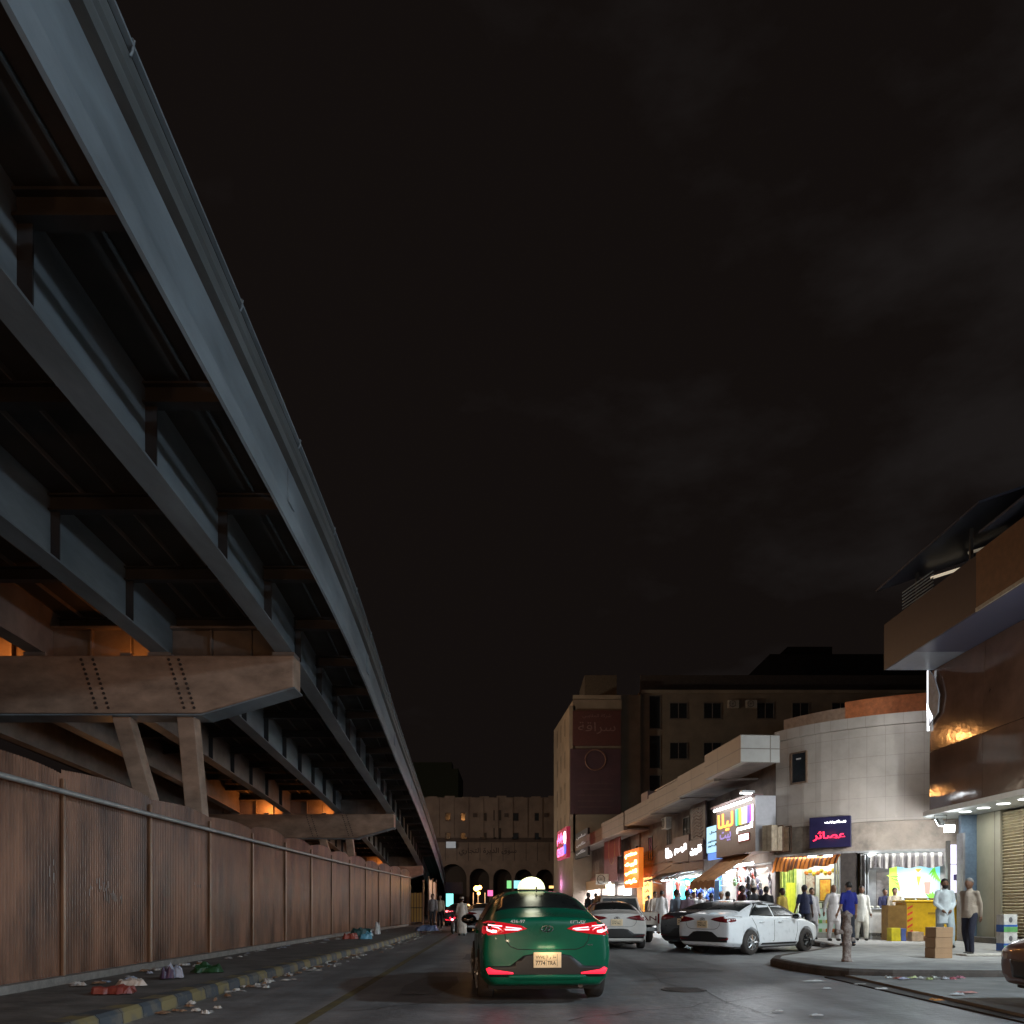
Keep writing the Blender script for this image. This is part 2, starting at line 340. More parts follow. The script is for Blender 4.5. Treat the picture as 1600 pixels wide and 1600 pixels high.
# cross frames and web stiffeners every three metres
bays = [(3.2, 4.74), (4.74, 7.6), (7.6, 10.45), (10.45, 13.3), (13.3, 16.1)]
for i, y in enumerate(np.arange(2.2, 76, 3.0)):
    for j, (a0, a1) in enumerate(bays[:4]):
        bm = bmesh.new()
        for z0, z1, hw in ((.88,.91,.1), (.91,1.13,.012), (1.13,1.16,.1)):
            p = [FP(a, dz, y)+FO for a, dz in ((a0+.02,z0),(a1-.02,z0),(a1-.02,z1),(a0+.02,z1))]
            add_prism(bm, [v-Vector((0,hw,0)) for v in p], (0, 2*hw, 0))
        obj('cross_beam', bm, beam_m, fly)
for a in (4.74, 7.6, 10.45):
    for y in np.arange(2.2, 76, 3.0):
        bm = bmesh.new()
        for s in (-1, 1):
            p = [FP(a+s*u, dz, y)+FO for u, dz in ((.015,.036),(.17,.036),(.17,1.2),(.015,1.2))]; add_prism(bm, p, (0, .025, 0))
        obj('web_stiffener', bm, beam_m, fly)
sod_bulb = EM('sodium glass', (1,.5,.15), 9)
def pier(Yc, lamps=True):
    prof = [(4.5,-.1),(4.5,-.82),(6.6,-1.42),(13.9,-1.42),(16.2,-.82),(16.2,-.1)]
    bm = bmesh.new(); add_prism(bm, [FP(a, dz, Yc)+FO for a, dz in prof], (0, .62, 0)); obj('pier_cap', bm, capm, fly, bevel=.03)
    bm = bmesh.new()   # bottom plate that stands proud of the cap
    lo = [(4.47,-.83),(6.59,-1.45),(13.9,-1.45),(16.2,-.84)]
    add_prism(bm, [FP(a, dz, Yc-.06)+FO for a, dz in lo]+[FP(a, dz-.035, Yc-.06)+FO for a, dz in lo[::-1]], (0, .74, 0)); obj('cap_flange', bm, steel, fly)
    bm = bmesh.new(); near = Yc == 19
    for a0 in (9.35, 9.08, 7.35, 7.12):
        for k in range(11):
            if near: bm.free() if k or a0 != 9.35 else None; bm = bmesh.new()
            c = FP(a0-.035*k, -.2-.11*k, Yc)+FO; add_lathe(bm, [(.036,-.02),(.036,0.0)], 6, c, 'y')
            if near: obj('bolt', bm.copy(), M('dark bolt heads', (.06,.045,.04), .5, var=0), fly)
    if near: bm.free()
    else: obj('bolt', bm, M('dark bolt heads', (.06,.045,.04), .5, var=0), fly)['kind'] = 'stuff'
    for g in (4.74, 7.6, 10.45, 13.3, 16.1):
        bm = bmesh.new(); c = FP(g, 0, Yc+.32)+FO; add_box(bm, c.x-.25, c.x+.25, c.y-.25, c.y+.25, c.z-.11, c.z); obj('bearing', bm, steel_dk, fly)
    for j, (a0, a1) in enumerate(bays[1:]):
        bm = bmesh.new(); hole = .3
        add_prism(bm, [FP(a, dz, Yc+.9)+FO for a, dz in ((a0+.02,.0),(a1-.02,.0),(a1-.02,.8),(a0+.02,.8))], (0, .03, 0))
        add_prism(bm, [FP(a, dz, Yc+.72)+FO for a, dz in ((a0+.02,.76),(a1-.02,.76),(a1-.02,.82),(a0+.02,.82))], (0, .18, 0))
        for u in (.33, .66):
            a = a0+(a1-a0)*u; add_prism(bm, [FP(q, dz, Yc+.78)+FO for q, dz in ((a-.02,.0),(a+.02,.0),(a+.02,.75),(a-.02,.75))], (0, .12, 0))
        obj('diaphragm', bm, steel_dk, fly)
    for (ta, ba) in ((8.5, 6.9), (7.0, 6.5), (13.5, 15.6), (12.1, 15.2)):
        t = FP(ta, -1.44, Yc+.3)+FO; b = FP(ba, 0, Yc+.3)+FO; b.z = .0
        bm = bmesh.new(); rings(bm, [[p+Vector((dx, dy, 0)) for dx, dy in ((-.2,-.2),(.2,-.2),(.2,.2),(-.2,.2))] for p in (b, t)]); obj('pier_leg', bm, capm, fly, bevel=.02)
    for ba in (6.7, 15.4):
        b = FP(ba, 0, Yc+.6)+FO; bm = bmesh.new(); add_box(bm, b.x-.62, b.x+.4, b.y-.8, b.y+.8, -.05, .5); obj('pier_base', bm, M('pier concrete', (.25,.23,.21), .8, bump=.3), fly)
for i, Yc in enumerate((19, 46, 73)): pier(Yc)
pier(-8)
# sodium floodlights standing on the caps
def cap_lamp(a, Yc, power, lab):
    p = FP(a, 0, Yc+.2); t = thing('floodlight', lab, 'floodlight', (p.x, p.y, p.z-.1), 0, 'sodium floodlights on the pier caps')
    bm = bmesh.new(); add_box(bm, -.12, .12, -.08, .08, 0, .1); obj('housing', bm, steel_dk, t, bevel=.01)
    box('lens', -.1, .1, -.02, .075, .102, .107, sod_bulb, t)
    lamp('lamp', 'POINT', (0, .2, .2), power, SODIUM, t, size=.06)
for Yc, pw, w_ in ((19, 14, 'nearest'), (46, 45, 'second'), (73, 40, 'third')):
    cap_lamp(8.4, Yc, pw*.6, 'small sodium floodlight lying on the %s bridge pier cap, beside the inner girder' % {'nearest':'largest','second':'middle','third':'smallest'}[w_])
    cap_lamp(11.6, Yc, pw*1.4, 'small sodium floodlight lying on the %s bridge pier cap, deep under the deck' % {'nearest':'largest','second':'middle','third':'smallest'}[w_])
# sodium lamps hanging on brackets under the deck (the ones that wash fence and caps)
def bracket_lamp(x, y, z, power, lab, aim=None):
    t = thing('bracket_lamp', lab, 'lamp', (x, y, z), 0, 'sodium lamps under the bridge deck')
    bm = bmesh.new(); add_tube(bm, [(0,0,.1),(0,0,.9)], .03, 6); obj('bracket', bm, steel_dk, t)
    bm = bmesh.new(); add_lathe(bm, [(.05,.18),(.16,.1),(.2,0),(.17,0),(.04,.1)], 12); obj('lamp_shade', bm, steel_dk, t)
    bm = bmesh.new(); add_ball(bm, (0,0,.0), .07); obj('bulb', bm, sod_bulb, t, True)
    lamp('lamp', 'POINT', (0,0,-.12), power, (1,.45,.17), t, size=.15)
bracket_lamp(-2.75, -7.5, 6.1, 950, 'sodium lamp on a bracket under the bridge edge behind the camera')
bracket_lamp(-5.3, -7.5, 2.4, 800, 'low sodium lamp over the fence behind the camera')  # unseen lamp added for warm light on fence and girder undersides
bracket_lamp(-15.5, 33, 4.6, 160, 'sodium lamp on a bracket under the middle of the second bridge span')
bracket_lamp(-15.5, 58, 4.2, 150, 'sodium lamp on a bracket under the middle of the third bridge span')
# ================================================================== sheet metal fence
def corr_mat():
    return M('dirty galvanised sheet', (.05,.02,.01), .36, var=.3, scale=1.5, bump=.25, col2=(.28,.135,.078), stretch=(1,1,.3), mid=.5, spec=.22)
fm = corr_mat(); railm = M('galvanised rail', (.36,.36,.35), .45, metal=.3, var=.2, scale=3)
postm = M('fence post steel', (.2,.12,.075), .4, metal=.2, var=.4, scale=3, stretch=(1,1,.3))
fence = thing('sheet_fence', 'tall brown corrugated metal fence with arched panel tops running under the bridge', 'fence', (-6.6, 10, .15))
FE = Vector((6.6, -10, -.15))
posts = [y for y in np.arange(-9, 49, 3.02)]
random.seed(3)
for y0 in posts[:-1]:
    bm = bmesh.new(); n = 156; L = 3.02; jag = random.uniform(-.04, .05); tops = []
    rs = []
    for i in range(n+1):
        y = y0+L*i/n; t = i/n
        rip = .0095*(1 if (i//2) % 2 == 0 else -1)
        top = 3.24+jag*.8+(.07 if y0 < 19 else .12)*sin(pi*min(1, max(0, t**1.25*1.04-.02)))**.75
        x = fence_x(y)+rip
        rs.append([Vector((x, y, .16))+FE, Vector((x, y, 1.6))+FE, Vector((x, y, top))+FE])
    rings(bm, rs, closed=False, cap=False)
    obj('fence_panel', bm, fm, fence)
# drips of pale paint, two bright studs and torn poster remains on the sheets
random.seed(14)
for (y, z, n_, sp) in ((13.3, 1.62, 14, .22), (13.75, 1.45, 12, .2), (11.9, 1.8, 5, .15), (17.6, 1.7, 4, .2)):
    for k in range(n_):
        yy = y+random.gauss(0, sp); zz = z+random.gauss(0, .06); L_ = random.uniform(.02, .16); bm = bmesh.new()
        add_box(bm, fence_x(yy)+6.6+.016, fence_x(yy)+6.6+.02, yy-10-random.uniform(.004,.012), yy-10+.008, zz-.15-L_, zz-.15); obj('paint_drip', bm, M('pale paint drip', (.3,.27,.25), .6), fence)
for y in posts:
    bm = bmesh.new(); x = fence_x(y); add_box(bm, x+6.6+.015, x+6.6+.06, y-10-.035, y-10+.035, 0, 2.98)
    obj('post', bm, postm, fence, bevel=.008)
bm = bmesh.new(); add_tube(bm, [Vector((fence_x(y)+.13, y, 2.92))+FE for y in np.arange(-9, 48.8, 1.5)], .04, 8); obj('rail', bm, railm, fence, True)
bm = bmesh.new(); rings(bm, [[Vector((fence_x(y)+a, y, z))+FE for a, z in ((-.1,.15),(.16,.15),(.16,.26),(-.1,.26))] for y in np.arange(-9, 49, 2)]); obj('plinth', bm, M('fence plinth', (.22,.2,.18), .85, bump=.4), fence)
# painted barrier gate at the end of the fence and the return panel beyond it
g = thing('barrier_gate', 'orange striped gate boards closing the gap at the end of the fence', 'gate', (-6.05, 51.5, 0))
gm = stripes('gate boards', (.42,.22,.05), (.16,.08,.03), .17, 0, .7, .6, .05)
box('gate_panel', -.55, .5, 0, .05, .3, 1.15, gm, g); box('gate_panel', -.55, .5, 0, .05, 1.2, 2.1, gm, g)
for x in (-.6, .52): box('gate_post', x, x+.08, -.02, .08, 0, 2.9, postm, g)
f2 = thing('fence_return', 'short pale slanting fence piece beyond the striped gate', 'fence', (-5.35, 53, 0))
bm = bmesh.new(); rs = []
for i in range(31):
    y = i*.2; rs.append([(.02*(-1)**i-.012*y, y, .0), (.02*(-1)**i-.012*y, y, 3.1-.1*abs(sin(y*1.2))-y*.02)])
rings(bm, rs, closed=False, cap=False); obj('fence_panel', bm, M('pale sheet', (.33,.29,.25), .5, var=.25, scale=2, stretch=(1,1,.3)), f2)
for i in range(3): box('post', .0-.012*i*3, .08-.012*i*3, i*3-.04, i*3+.04, 0, 3.15, postm, f2)

def mast_lamp(loc, h, col, power, lab, arm=(0,1.2)):
    t = thing('street_lamp', lab, 'street lamp', (loc[0], loc[1], .0))
    bm = bmesh.new(); add_tube(bm, [(0,0,0),(0,0,h*.5),(0,0,h),(arm[0]*.5,arm[1]*.5,h+.25),(arm[0],arm[1],h+.2)], [.1,.08,.06,.05,.045], 8); obj('mast', bm, grey_post, t)
    box('lamp_head', arm[0]-.15, arm[0]+.15, arm[1]-.1, arm[1]+.6, h+.14, h+.26, grey_post, t, bevel=.02); box('lens', arm[0]-.12, arm[0]+.12, arm[1], arm[1]+.55, h+.12, h+.138, EM('mast lens '+lab[:6], col, 12), t)
    lamp('lamp', 'POINT', (arm[0], arm[1]+.3, h), power, col, t, size=.25)
grey_post = M('galvanised mast', (.35,.35,.35), .5, metal=.4)
mast_lamp((8.2, -7), 8.6, (.72,.88,1.0), 2900, 'cool white LED street lamp on a tall mast behind the camera', (-1.5, .3))  # unseen lamp added to light the road and edge girder
def deck_lamp(x, y, z, power, lab, col=(1,.42,.12)):
    zd = FP(3, 1.4, y).z; t = thing('street_lamp', lab, 'street lamp', (x-2, y, zd), 0, 'street lamps on the bridge deck')
    bm = bmesh.new(); add_tube(bm, [(0,0,0),(0,0,z-zd-.5),(.6,0,z-zd),(2,0,z-zd+.1)], [.1,.07,.06,.05], 8); obj('mast', bm, grey_post, t)
    bm = bmesh.new(); add_ball(bm, (2.0,0,z-zd), (.42,.2,.12)); obj('lamp_head', bm, grey_post, t, True); bm = bmesh.new(); add_ball(bm, (2.0,0,z-zd-.06), (.36,.17,.11)); obj('bulb', bm, EM('deck lamp bulb', col, 60), t, True)
    lamp('lamp', 'POINT', (2.0,0,z-zd-.35), power, col, t, size=.28)
deck_lamp(-10.3, 70, 17.6, 1800, 'sodium street lamp on the bridge deck opposite the apartment block', (1,.42,.12))
mast_lamp((-13.5, 60), 9.5, (1,.84,.64), 5600, 'pale street lamp standing on the far side of the bridge deck')  # hidden lamp added to brighten the apartment block
deck_lamp(-10.0, 73, 11.4, 500, 'low sodium street lamp on the bridge deck just past the tall one')
deck_lamp(-9.5, 46, 13.6, 900, 'sodium street lamp on the bridge deck above the second pier')
mast_lamp((-15, 90), 8, (1,.84,.68), 3600, 'warm street lamp near the arcade behind the bridge')  # hidden lamp added to brighten the arcade
# ================================================================== row of shops
ZP, XP = 76.0, 10.4-.0823*(76-32.8)
RZ = atan2(-1, .0823); UX = .9966
rown = Vector((-.9966, -.0821, 0))
def rowX(Z): return 10.4-.0823*(Z-32.8)
def lx(Z): return (ZP-Z)/UX
def rowZ(px, out=0): return (13.1-out*1.0)/((px-800)/F+.0823)
def zy(y, Z): return 1.27+(1416-y)/F*Z
def row_at(Z, out, z): return (rowX(Z)-out*.9966, Z-out*.0821*0, z)
stucco = M('beige stucco', (.3,.26,.22), .8, var=.3, scale=1.5, bump=.3)
stucco_dk = M('grimy brown wall', (.14,.11,.095), .8, var=.45, scale=1.3, bump=.3)
maroon = M('maroon cladding', (.13,.065,.06), .5, var=.3, scale=2)
glass_dk = M('dark window glass', (.02,.025,.03), .12, var=.2, spec=.7)
frame_dk = M('dark frame', (.05,.045,.04), .5, var=.2)
grey_al = M('grey aluminium', (.33,.34,.35), .4, metal=.4, var=.15)
end_t = tiled('end cladding', (.34,.33,.31), (.32,.31,.29), (.14,.12,.1), 1.2, .5, .02)
band_t = tiled('band cladding', (.17,.13,.1), (.15,.115,.09), (.07,.055,.045), 2.4, .5, .02)  # browner than the end tiles: dim warm light is put into the colour
white_wall = M('white painted shop wall', (.72,.72,.7), .6, var=.12)
rowb = thing('shop_row', 'low two storey row of lit shops with a beige roof band, beside the curved building', 'building', (XP, ZP, 0), RZ)
def uvbox(o, sx=1, sy=1):
    me = o.data; uv = me.uv_layers.new(name='UVMap')
    for p in me.polygons:
        n = p.normal
        for li in p.loop_indices:
            c = me.vertices[me.loops[li].vertex_index].co
            u = c.x if abs(n.x) < .6 else c.y
            v = c.z if abs(n.z) < .7 else c.y
            uv.data[li].uv = (u*sx, v*sy)
    return o
L0, L1 = 0, lx(32.8)
# roof band that overhangs the pavement, in lengths that step a little
bz = [(76,60.6,6.1,7.05,1.5),(60.6,53,6.1,7.25,1.65),(53,49.5,6.35,7.3,1.6),(49.5,46.2,6.35,7.3,1.62),(46.2,40,6.4,7.4,1.75),(40,34.6,6.45,7.45,1.9),(34.6,30.4,6.5,7.5,2.3)]
for i, (za, zb, z0, z1, out) in enumerate(bz):
    bm = bmesh.new(); add_box(bm, lx(za)+.02, lx(zb)-.02, -out, -out+.25, z0, z1)
    if i == 6: uvbox(box('band_end', lx(zb)-.019, lx(zb)+.02, -out-.003, -.85, z0, z1, end_t, rowb))
    uvbox(obj('roof_band', bm, band_t, rowb))
    box('soffit', lx(za)+.02, lx(zb)-.3*(i == 6), -out+.252, (-.85 if i == 6 else .0), z0+.05, z0+.15, stucco_dk, rowb)
box('roof', L0, L1, .0, 9, 6.9, 7.05, stucco_dk, rowb)
uw = box('upper_wall', L0, L1, 0, .25, 3.75, 6.9, stucco_dk, rowb)
box('fascia', L0, lx(50.5), -.12, -.002, 3.05, 3.74, maroon, rowb); box('fascia', lx(50.5), lx(41.6), -.12, -.002, 3.05, 4.6, maroon, rowb)
box('fascia', lx(41.6), L1, -.1, -.002, 3.05, 3.74, stucco, rowb)
# upper floor windows and fittings
for Z, w_, z0, z1 in ((44.8,1.2,4.75,6.1),(48.3,.9,4.7,6.2),(52.6,1.0,4.2,5.7),(38.2,.9,4.9,6.2),(36.2,.6,4.9,6.3),(56,1.1,4.1,5.4),(63,1,4.1,5.4)):
    x = lx(Z); bm = bmesh.new()
    add_box(bm, x-w_/2, x-w_/2+.06, -.05, 0, z0, z1); add_box(bm, x+w_/2-.06, x+w_/2, -.05, 0, z0, z1); add_box(bm, x-w_/2, x+w_/2, -.051, 0, z1-.06, z1+.003); add_box(bm, x-w_/2, x+w_/2, -.07, 0, z0-.06, z0); add_box(bm, x-.02, x+.02, -.045, 0, z0, z1)
    f = obj('window', bm, frame_dk, rowb); box('pane', x-w_/2+.06, x+w_/2-.06, -.02, -.004, z0, z1-.06, glass_dk, f)
for Z in (55.4, 58.5, 42.8):
    x = lx(Z); box('pilaster', x-.15, x+.15, -.1, -.002, 3.76, 6.2, stucco_dk, rowb)
# dark set-back storey on the row's roof
blk = thing('roof_storey', 'dark red set back storey with sloping top on the shop row roof', 'building', (XP, ZP, 7.05), RZ)
bm = bmesh.new(); add_prism(bm, [(lx(66), 1.2, 0), (lx(48), 1.2, 0), (lx(48), 1.2, 1.55), (lx(50), 1.2, 1.9), (lx(66), 1.2, 1.6)], (0, 7, 0)); obj('wall', bm, M('dark red plaster', (.075,.04,.036), .8, bump=.2), blk)
box('ledge', lx(58), lx(50), .95, 1.2, 1.86, 1.93, M('pale ledge', (.5,.48,.46), .6), blk); box('parapet_box', lx(50.2), lx(48.6), -1.2, 1.0, 0.25, .95, maroon, blk)
# ground floor: openings with real rooms behind
mt = {'white': white_wall, 'turq': M('turquoise shop wall', (.04,.45,.52), .5, var=.1), 'orange': M('amber shop wall', (.6,.33,.1), .6, var=.15),
      'blue': M('blue shop wall', (.05,.2,.5), .5, var=.15), 'cream': M('cream shop wall', (.62,.56,.42), .6, var=.1), 'tile': M('floor tile light', (.5,.49,.46), .3, var=.15)}
tube = EM('cool tube', (.85,.95,1.0), 7); tubew = EM('warm tube', (1,.8,.55), 6)
shops = [(35.9,33.15,'white',1300,(.95,.97,1)), (41.6,36.3,'blue',420,(.85,.95,1)), (48.9,42.1,'turq',1100,(.8,.95,1)), (56.2,52.2,'orange',330,(1,.66,.3)), (62.5,58,'white',900,(.9,.96,1)), (68.5,63.6,'cream',900,(.95,.97,1)), (75,69.5,'white',800,(1,.93,1))]
prev = 32.82
for za, zb, col, pw, lc in shops:
    xa, xb = lx(za), lx(zb); m = mt[col]; d = 3.2
    box('shop_pier', xb, lx(prev)-.003, -.02, .4, .1, 3.1, maroon if col == 'orange' else stucco_dk, rowb)
    prev = za
    bm = bmesh.new(); add_box(bm, xa, xb, d, d+.1, .16, 3.05); add_box(bm, xa-.1, xa-.003, 0.41, d, .16, 3.05); add_box(bm, xb+.003, xb+.1, .41, d, .16, 3.05)
    obj('shop_room', bm, m, rowb); box('shop_ceiling', xa, xb, .05, d-.003, 2.98, 3.04, white_wall, rowb); box('shop_floor', xa, xb, -.1, d-.003, .14, .172, mt['tile'], rowb)
    for k, yy in enumerate((.5, 1.8)):
        bm = bmesh.new(); add_tube(bm, [(xa+.3, yy, 2.92), (xb-.3, yy, 2.92)], .03, 8); obj('tube_lamp', bm, tubew if col == 'orange' else tube, rowb)
    lamp('lamp', 'AREA', ((xa+xb)/2, 1.0, 2.85), pw*1.2, lc, rowb, size=xb-xa-.4, size_y=1.6)
    l = lamp('lamp', 'AREA', ((xa+xb)/2, -.25, 3.0), pw*.55, lc, rowb, size=xb-xa-.4, size_y=.25); l.rotation_euler = (radians(-35), 0, 0)
box('shop_pier', L0, lx(prev)-.003, -.02, .4, .1, 3.1, stucco_dk, rowb)
box('back_wall', L0, L1, 8.8, 9, 0, 6.9, stucco_dk, rowb); box('end_wall', L0, L0+.2, .41, 8.8, 0, 6.9, stucco_dk, rowb); box('end_wall', L1-.2, L1, 3.4, 8.8, 0, 6.9, stucco_dk, rowb)
# ---------------- signs on the row
def row_sign(name, label, px0, px1, yt, yb, out, m, depth=.12, cat='sign', group=None):
    Z0, Z1 = rowZ(px0, out), rowZ(px1, out); zt, zb = zy(yt, Z1), zy(yb, Z1); W = (Z0-Z1)/UX; Zm = (Z0+Z1)/2
    t = thing(name, label, cat, (rowX(Zm)-out*.9966, Zm, zb), RZ, group)
    box('panel', -W/2, W/2, 0, depth, 0, zt-zb, m, t, bevel=.01); return t, W, zt-zb
wem = EM('white letters', (1,1,1), 5)
t, W, H = row_sign('shop_sign', 'large boxed sign with orange letters, rainbow bars and a row of bulbs on top', 1119, 1180, 1243, 1330, .85, M('sign brown board', (.24,.19,.17), .45, var=.15), .8)
box('side_cladding', W/2+.003, W/2+.03, 0, .82, 0, H, M('pale grey board', (.42,.42,.45), .5, var=.08), t)
bm = bmesh.new(); add_box(bm, -W/2-.1, W/2+.05, -.25, .3, H+.003, H+.07); obj('hood', bm, maroon, t)
for k in range(13): bm = bmesh.new(); add_ball(bm, (-W/2+.15+k*W/13, -.12, H-.1), .07, 8, 6); obj('bulb', bm, wem, t)
oe = EM('orange letter glow', (1,.3,.05), 3.2)
text('lettering', arabic('ليلا'), 1, oe, t, (-W*.24, -.01, H*.68), fit=(W*.42, H*.36), off=.02)
text('lettering', arabic('بيت'), 1, EM('lilac letters', (.42,.32,.75), .55), t, (-W*.24, -.01, H*.4), fit=(W*.3, H*.2), off=.02)
for k, c in enumerate([(.1,.75,.6),(.05,.6,.1),(.5,.7,.08),(.95,.75,.1),(.9,.9,.85),(.6,.6,.6),(.9,.9,.9),(.3,.2,.8),(.15,.08,.6),(.5,.08,.5),(.8,.7,.9)]):
    x = W*.05+k*W*.038; bm = bmesh.new(); add_box(bm, x, x+W*.032, -.03, -.002, H*.55, H*.86); obj('colour_bar', bm, EM('bar %d' % k, c, 1.3), t)
text('lettering', arabic('المصمم'), 1, wem, t, (W*.25, -.01, H*.47), fit=(W*.38, H*.16), off=.03)
box('light_label', W*.13, W*.36, -.04, -.002, H*.24, H*.35, wem, t); box('label_frame', W*.11, W*.38, -.03, -.003, H*.22, H*.37, M('red frame', (.4,.03,.03), .5), t)
fx = lamp('lamp', 'AREA', (0, -.8, H+.2), 45, WHITE, t, target=(0, 0, H*.4), size=W*.8, size_y=.2)
# floodlights above that sign
for k in range(2):
    p = t.matrix_world @ Vector((0,0,0)); tl = thing('floodlight', 'lit LED floodlight above the rainbow barred sign, %s' % ('at its street corner' if k == 0 else 'just behind the first'), 'floodlight', (9.15+.2*k, 32.4+.1*k, 5.68), RZ, 'floodlights above the rainbow sign')
    bm = bmesh.new(); add_box(bm, -.12, .12, -.25, .1, 0, .1); obj('housing', bm, grey_al, tl, bevel=.01); box('lens', -.1, .1, -.26, .0, -.02, -.003, EM('led', (.9,.95,1), 14), tl)
t, W, H = row_sign('shop_sign', 'pale blue backlit sign with black writing, next to the rainbow barred sign', 1104, 1125, 1287, 1329, .7, EM('blue sign', (.42,.75,1), 1.1), .15)
for k, (s, zz, w_) in enumerate((('محل', .75, .5), ('العطور', .42, .8), ('والبخور', .25, .8))): text('lettering', arabic(s), 1, M('black ink', (.01,.01,.02), .6, var=0), t, (0, -.01, H*zz), fit=(W*w_, H*.12), off=.02)
t2, W, H = row_sign('shop_sign', 'short deep blue light strip hanging under the pale blue sign', 1106, 1124, 1331, 1341, .68, EM('blue strip', (.12,.3,.85), .9), .15)
for i, (a, b, yt, yb, s, lab, f) in enumerate(((1077, 1098, 1309, 1343, 'لارين', 'maroon fascia sign with white glowing word, beside the pale blue sign', (.8, .45)), (1051, 1076, 1303, 1345, 'الوسيم', 'maroon fascia sign with the broadest white glowing word', (.72, .36)), (1040, 1051, 1318, 1345, 'هلا', 'small dark fascia sign whose white glowing letters end at the turquoise shop', (.9, .6)))):
    t, W, H = row_sign('shop_sign', lab, a, b, yt, yb, .35, M('maroon sign board', (.13,.075,.075), .5, var=.15), .15)
    text('lettering', arabic(s), 1, wem, t, (0, -.02, H*.5), fit=(W*f[0], H*f[1]), off=.035)
t, W, H = row_sign('hanging_board', 'unlit dark board with scroll pattern above the maroon signs', 1079, 1102, 1248, 1312, .3, M('dark scroll board', (.05,.03,.03), .5), .1, 'board')
random.seed(5)
for k in range(9):
    bm = bmesh.new(); zc = H*(.12+.085*k); add_tube(bm, [(-W*.32, -.03, zc), (-W*.1, -.03, zc+.1), (W*.12, -.03, zc-.04), (W*.34, -.03, zc+.08)], .02, 5); obj('scroll', bm, M('scroll metal', (.2,.13,.12), .4), t)
# vertical amber sign, round emblem board, white sign etc. on the far part of the row
t, W, H = row_sign('vertical_sign', 'tall amber neon sign of stacked white glowing words', 975, 998, 1324, 1386, .9, EM('amber back', (1,.22,.02), .55), .3)
for k, s in enumerate(('مطعم', 'البيت', 'الشعبي', 'مأكولات')): text('lettering', arabic(s), 1, EM('hot amber', (1,.62,.25), 9), t, (0, -.03, H*(.86-.23*k)), fit=(W*.78, H*.15), off=.05)
lamp('lamp', 'POINT', (0, -.6, H*.4), 60, (1,.5,.18), t, size=.3)
t, W, H = row_sign('emblem_board', 'unlit red board with a faint ring emblem beside the amber sign', 944, 968, 1303, 1337, .8, M('dull red board', (.2,.05,.04), .5), .1, 'board')
bm = bmesh.new(); add_tube(bm, [(W*.2*cos(a)+.1, -.015, H*.42+W*.2*sin(a)) for a in np.linspace(0, 2*pi, 24)], .025, 5); obj('ring', bm, M('ring tan', (.4,.25,.15), .5), t)
t, W, H = row_sign('fabric_banner', 'dull pink fabric banner hanging under the red emblem board', 944, 964, 1338, 1376, .8, M('pink banner', (.22,.11,.13), .7), .04, 'banner')
t, W, H = row_sign('shop_sign', 'long tan unlit sign board above the far white shops', 912, 946, 1373, 1388, .5, M('tan board', (.42,.32,.2), .5, var=.15), .15)
t, W, H = row_sign('menu_board', 'bright amber menu board with black writing beside the amber vertical sign', 1004, 1018, 1370, 1412, .15, EM('menu glow', (1,.55,.2), 1.8), .06, 'board')
for k in range(3): text('lettering', arabic('ركن'), 1, M('black ink'), t, (0, -.01, H*(.75-.25*k)), fit=(W*.5, H*.14), off=.02)
# air conditioners
def aircon(loc, rz, label, s=1.0, grp='air conditioner boxes on the facades'):
    t = thing('air_conditioner', label, 'air conditioner', loc, rz, grp)
    box('casing', -.42*s, .42*s, -.3*s, 0, 0, .6*s, M('ac casing', (.4,.39,.36), .6, var=.2), t, bevel=.02)
    bm = bmesh.new(); add_tube(bm, [(.24*s*cos(a)-.08*s, -.31*s, .3*s+.24*s*sin(a)) for a in np.linspace(0, 2*pi, 20)], .018*s, 5)
    for k in range(4): a = k*pi/4; add_tube(bm, [(-.08*s+.23*s*cos(a), -.31*s, .3*s+.23*s*sin(a)), (-.08*s-.23*s*cos(a), -.31*s, .3*s-.23*s*sin(a))], .008, 4)
    obj('fan_grille', bm, frame_dk, t); return t
Z = 62.5; aircon(row_at(Z, 1.0, 2.9), RZ+.9, 'square white air conditioner with round fan between the purple lit shop and pink banner', 1.3)
aircon(row_at(46.8, .4, 5.6), RZ, 'air conditioner high under the roof band near the shuttered window', 1.1)
# purple-lit camera shop at the end of the row
t, W, H = row_sign('neon_sign', 'white neon camera shape beside a pink ring on the purple lit shop', 870, 899, 1361, 1384, 1.2, M('dark purple board', (.1,.03,.09), .5), .2)
bm = bmesh.new(); add_box(bm, -W*.45, -W*.02, -.1, -.002, H*.1, H*.62); add_ball(bm, (-W*.38, -.05, H*.78), (W*.09, .05, H*.17)); add_ball(bm, (-W*.16, -.05, H*.78), (W*.11, .05, H*.2)); obj('camera_shape', bm, EM('pinkish white', (1,.88,1), 5), t)
bm = bmesh.new(); add_tube(bm, [(W*.26+W*.13*cos(a), -.06, H*.62+H*.3*sin(a)) for a in np.linspace(0, 2*pi, 24)], .05, 6); obj('ring', bm, EM('pink neon', (1,.25,.7), 4), t)
lamp('lamp', 'POINT', (0, -.9, H*.2), 90, (1,.35,.85), t, size=.3)
# projecting dark panels
t, W, H = row_sign('shop_sign', 'black board with three lines of grey writing beside the pink lit sign', 898, 918, 1293, 1336, 1.5, M('black board', (.02,.02,.022), .5), .2)
for k, s in enumerate(('سلس', 'ملابس', 'ملاكس')): text('lettering', arabic(s), 1, EM('dim grey letters', (.4,.4,.42), .5), t, (0, -.02, H*(.8-.3*k)), fit=(W*.7, H*.15), off=.01)
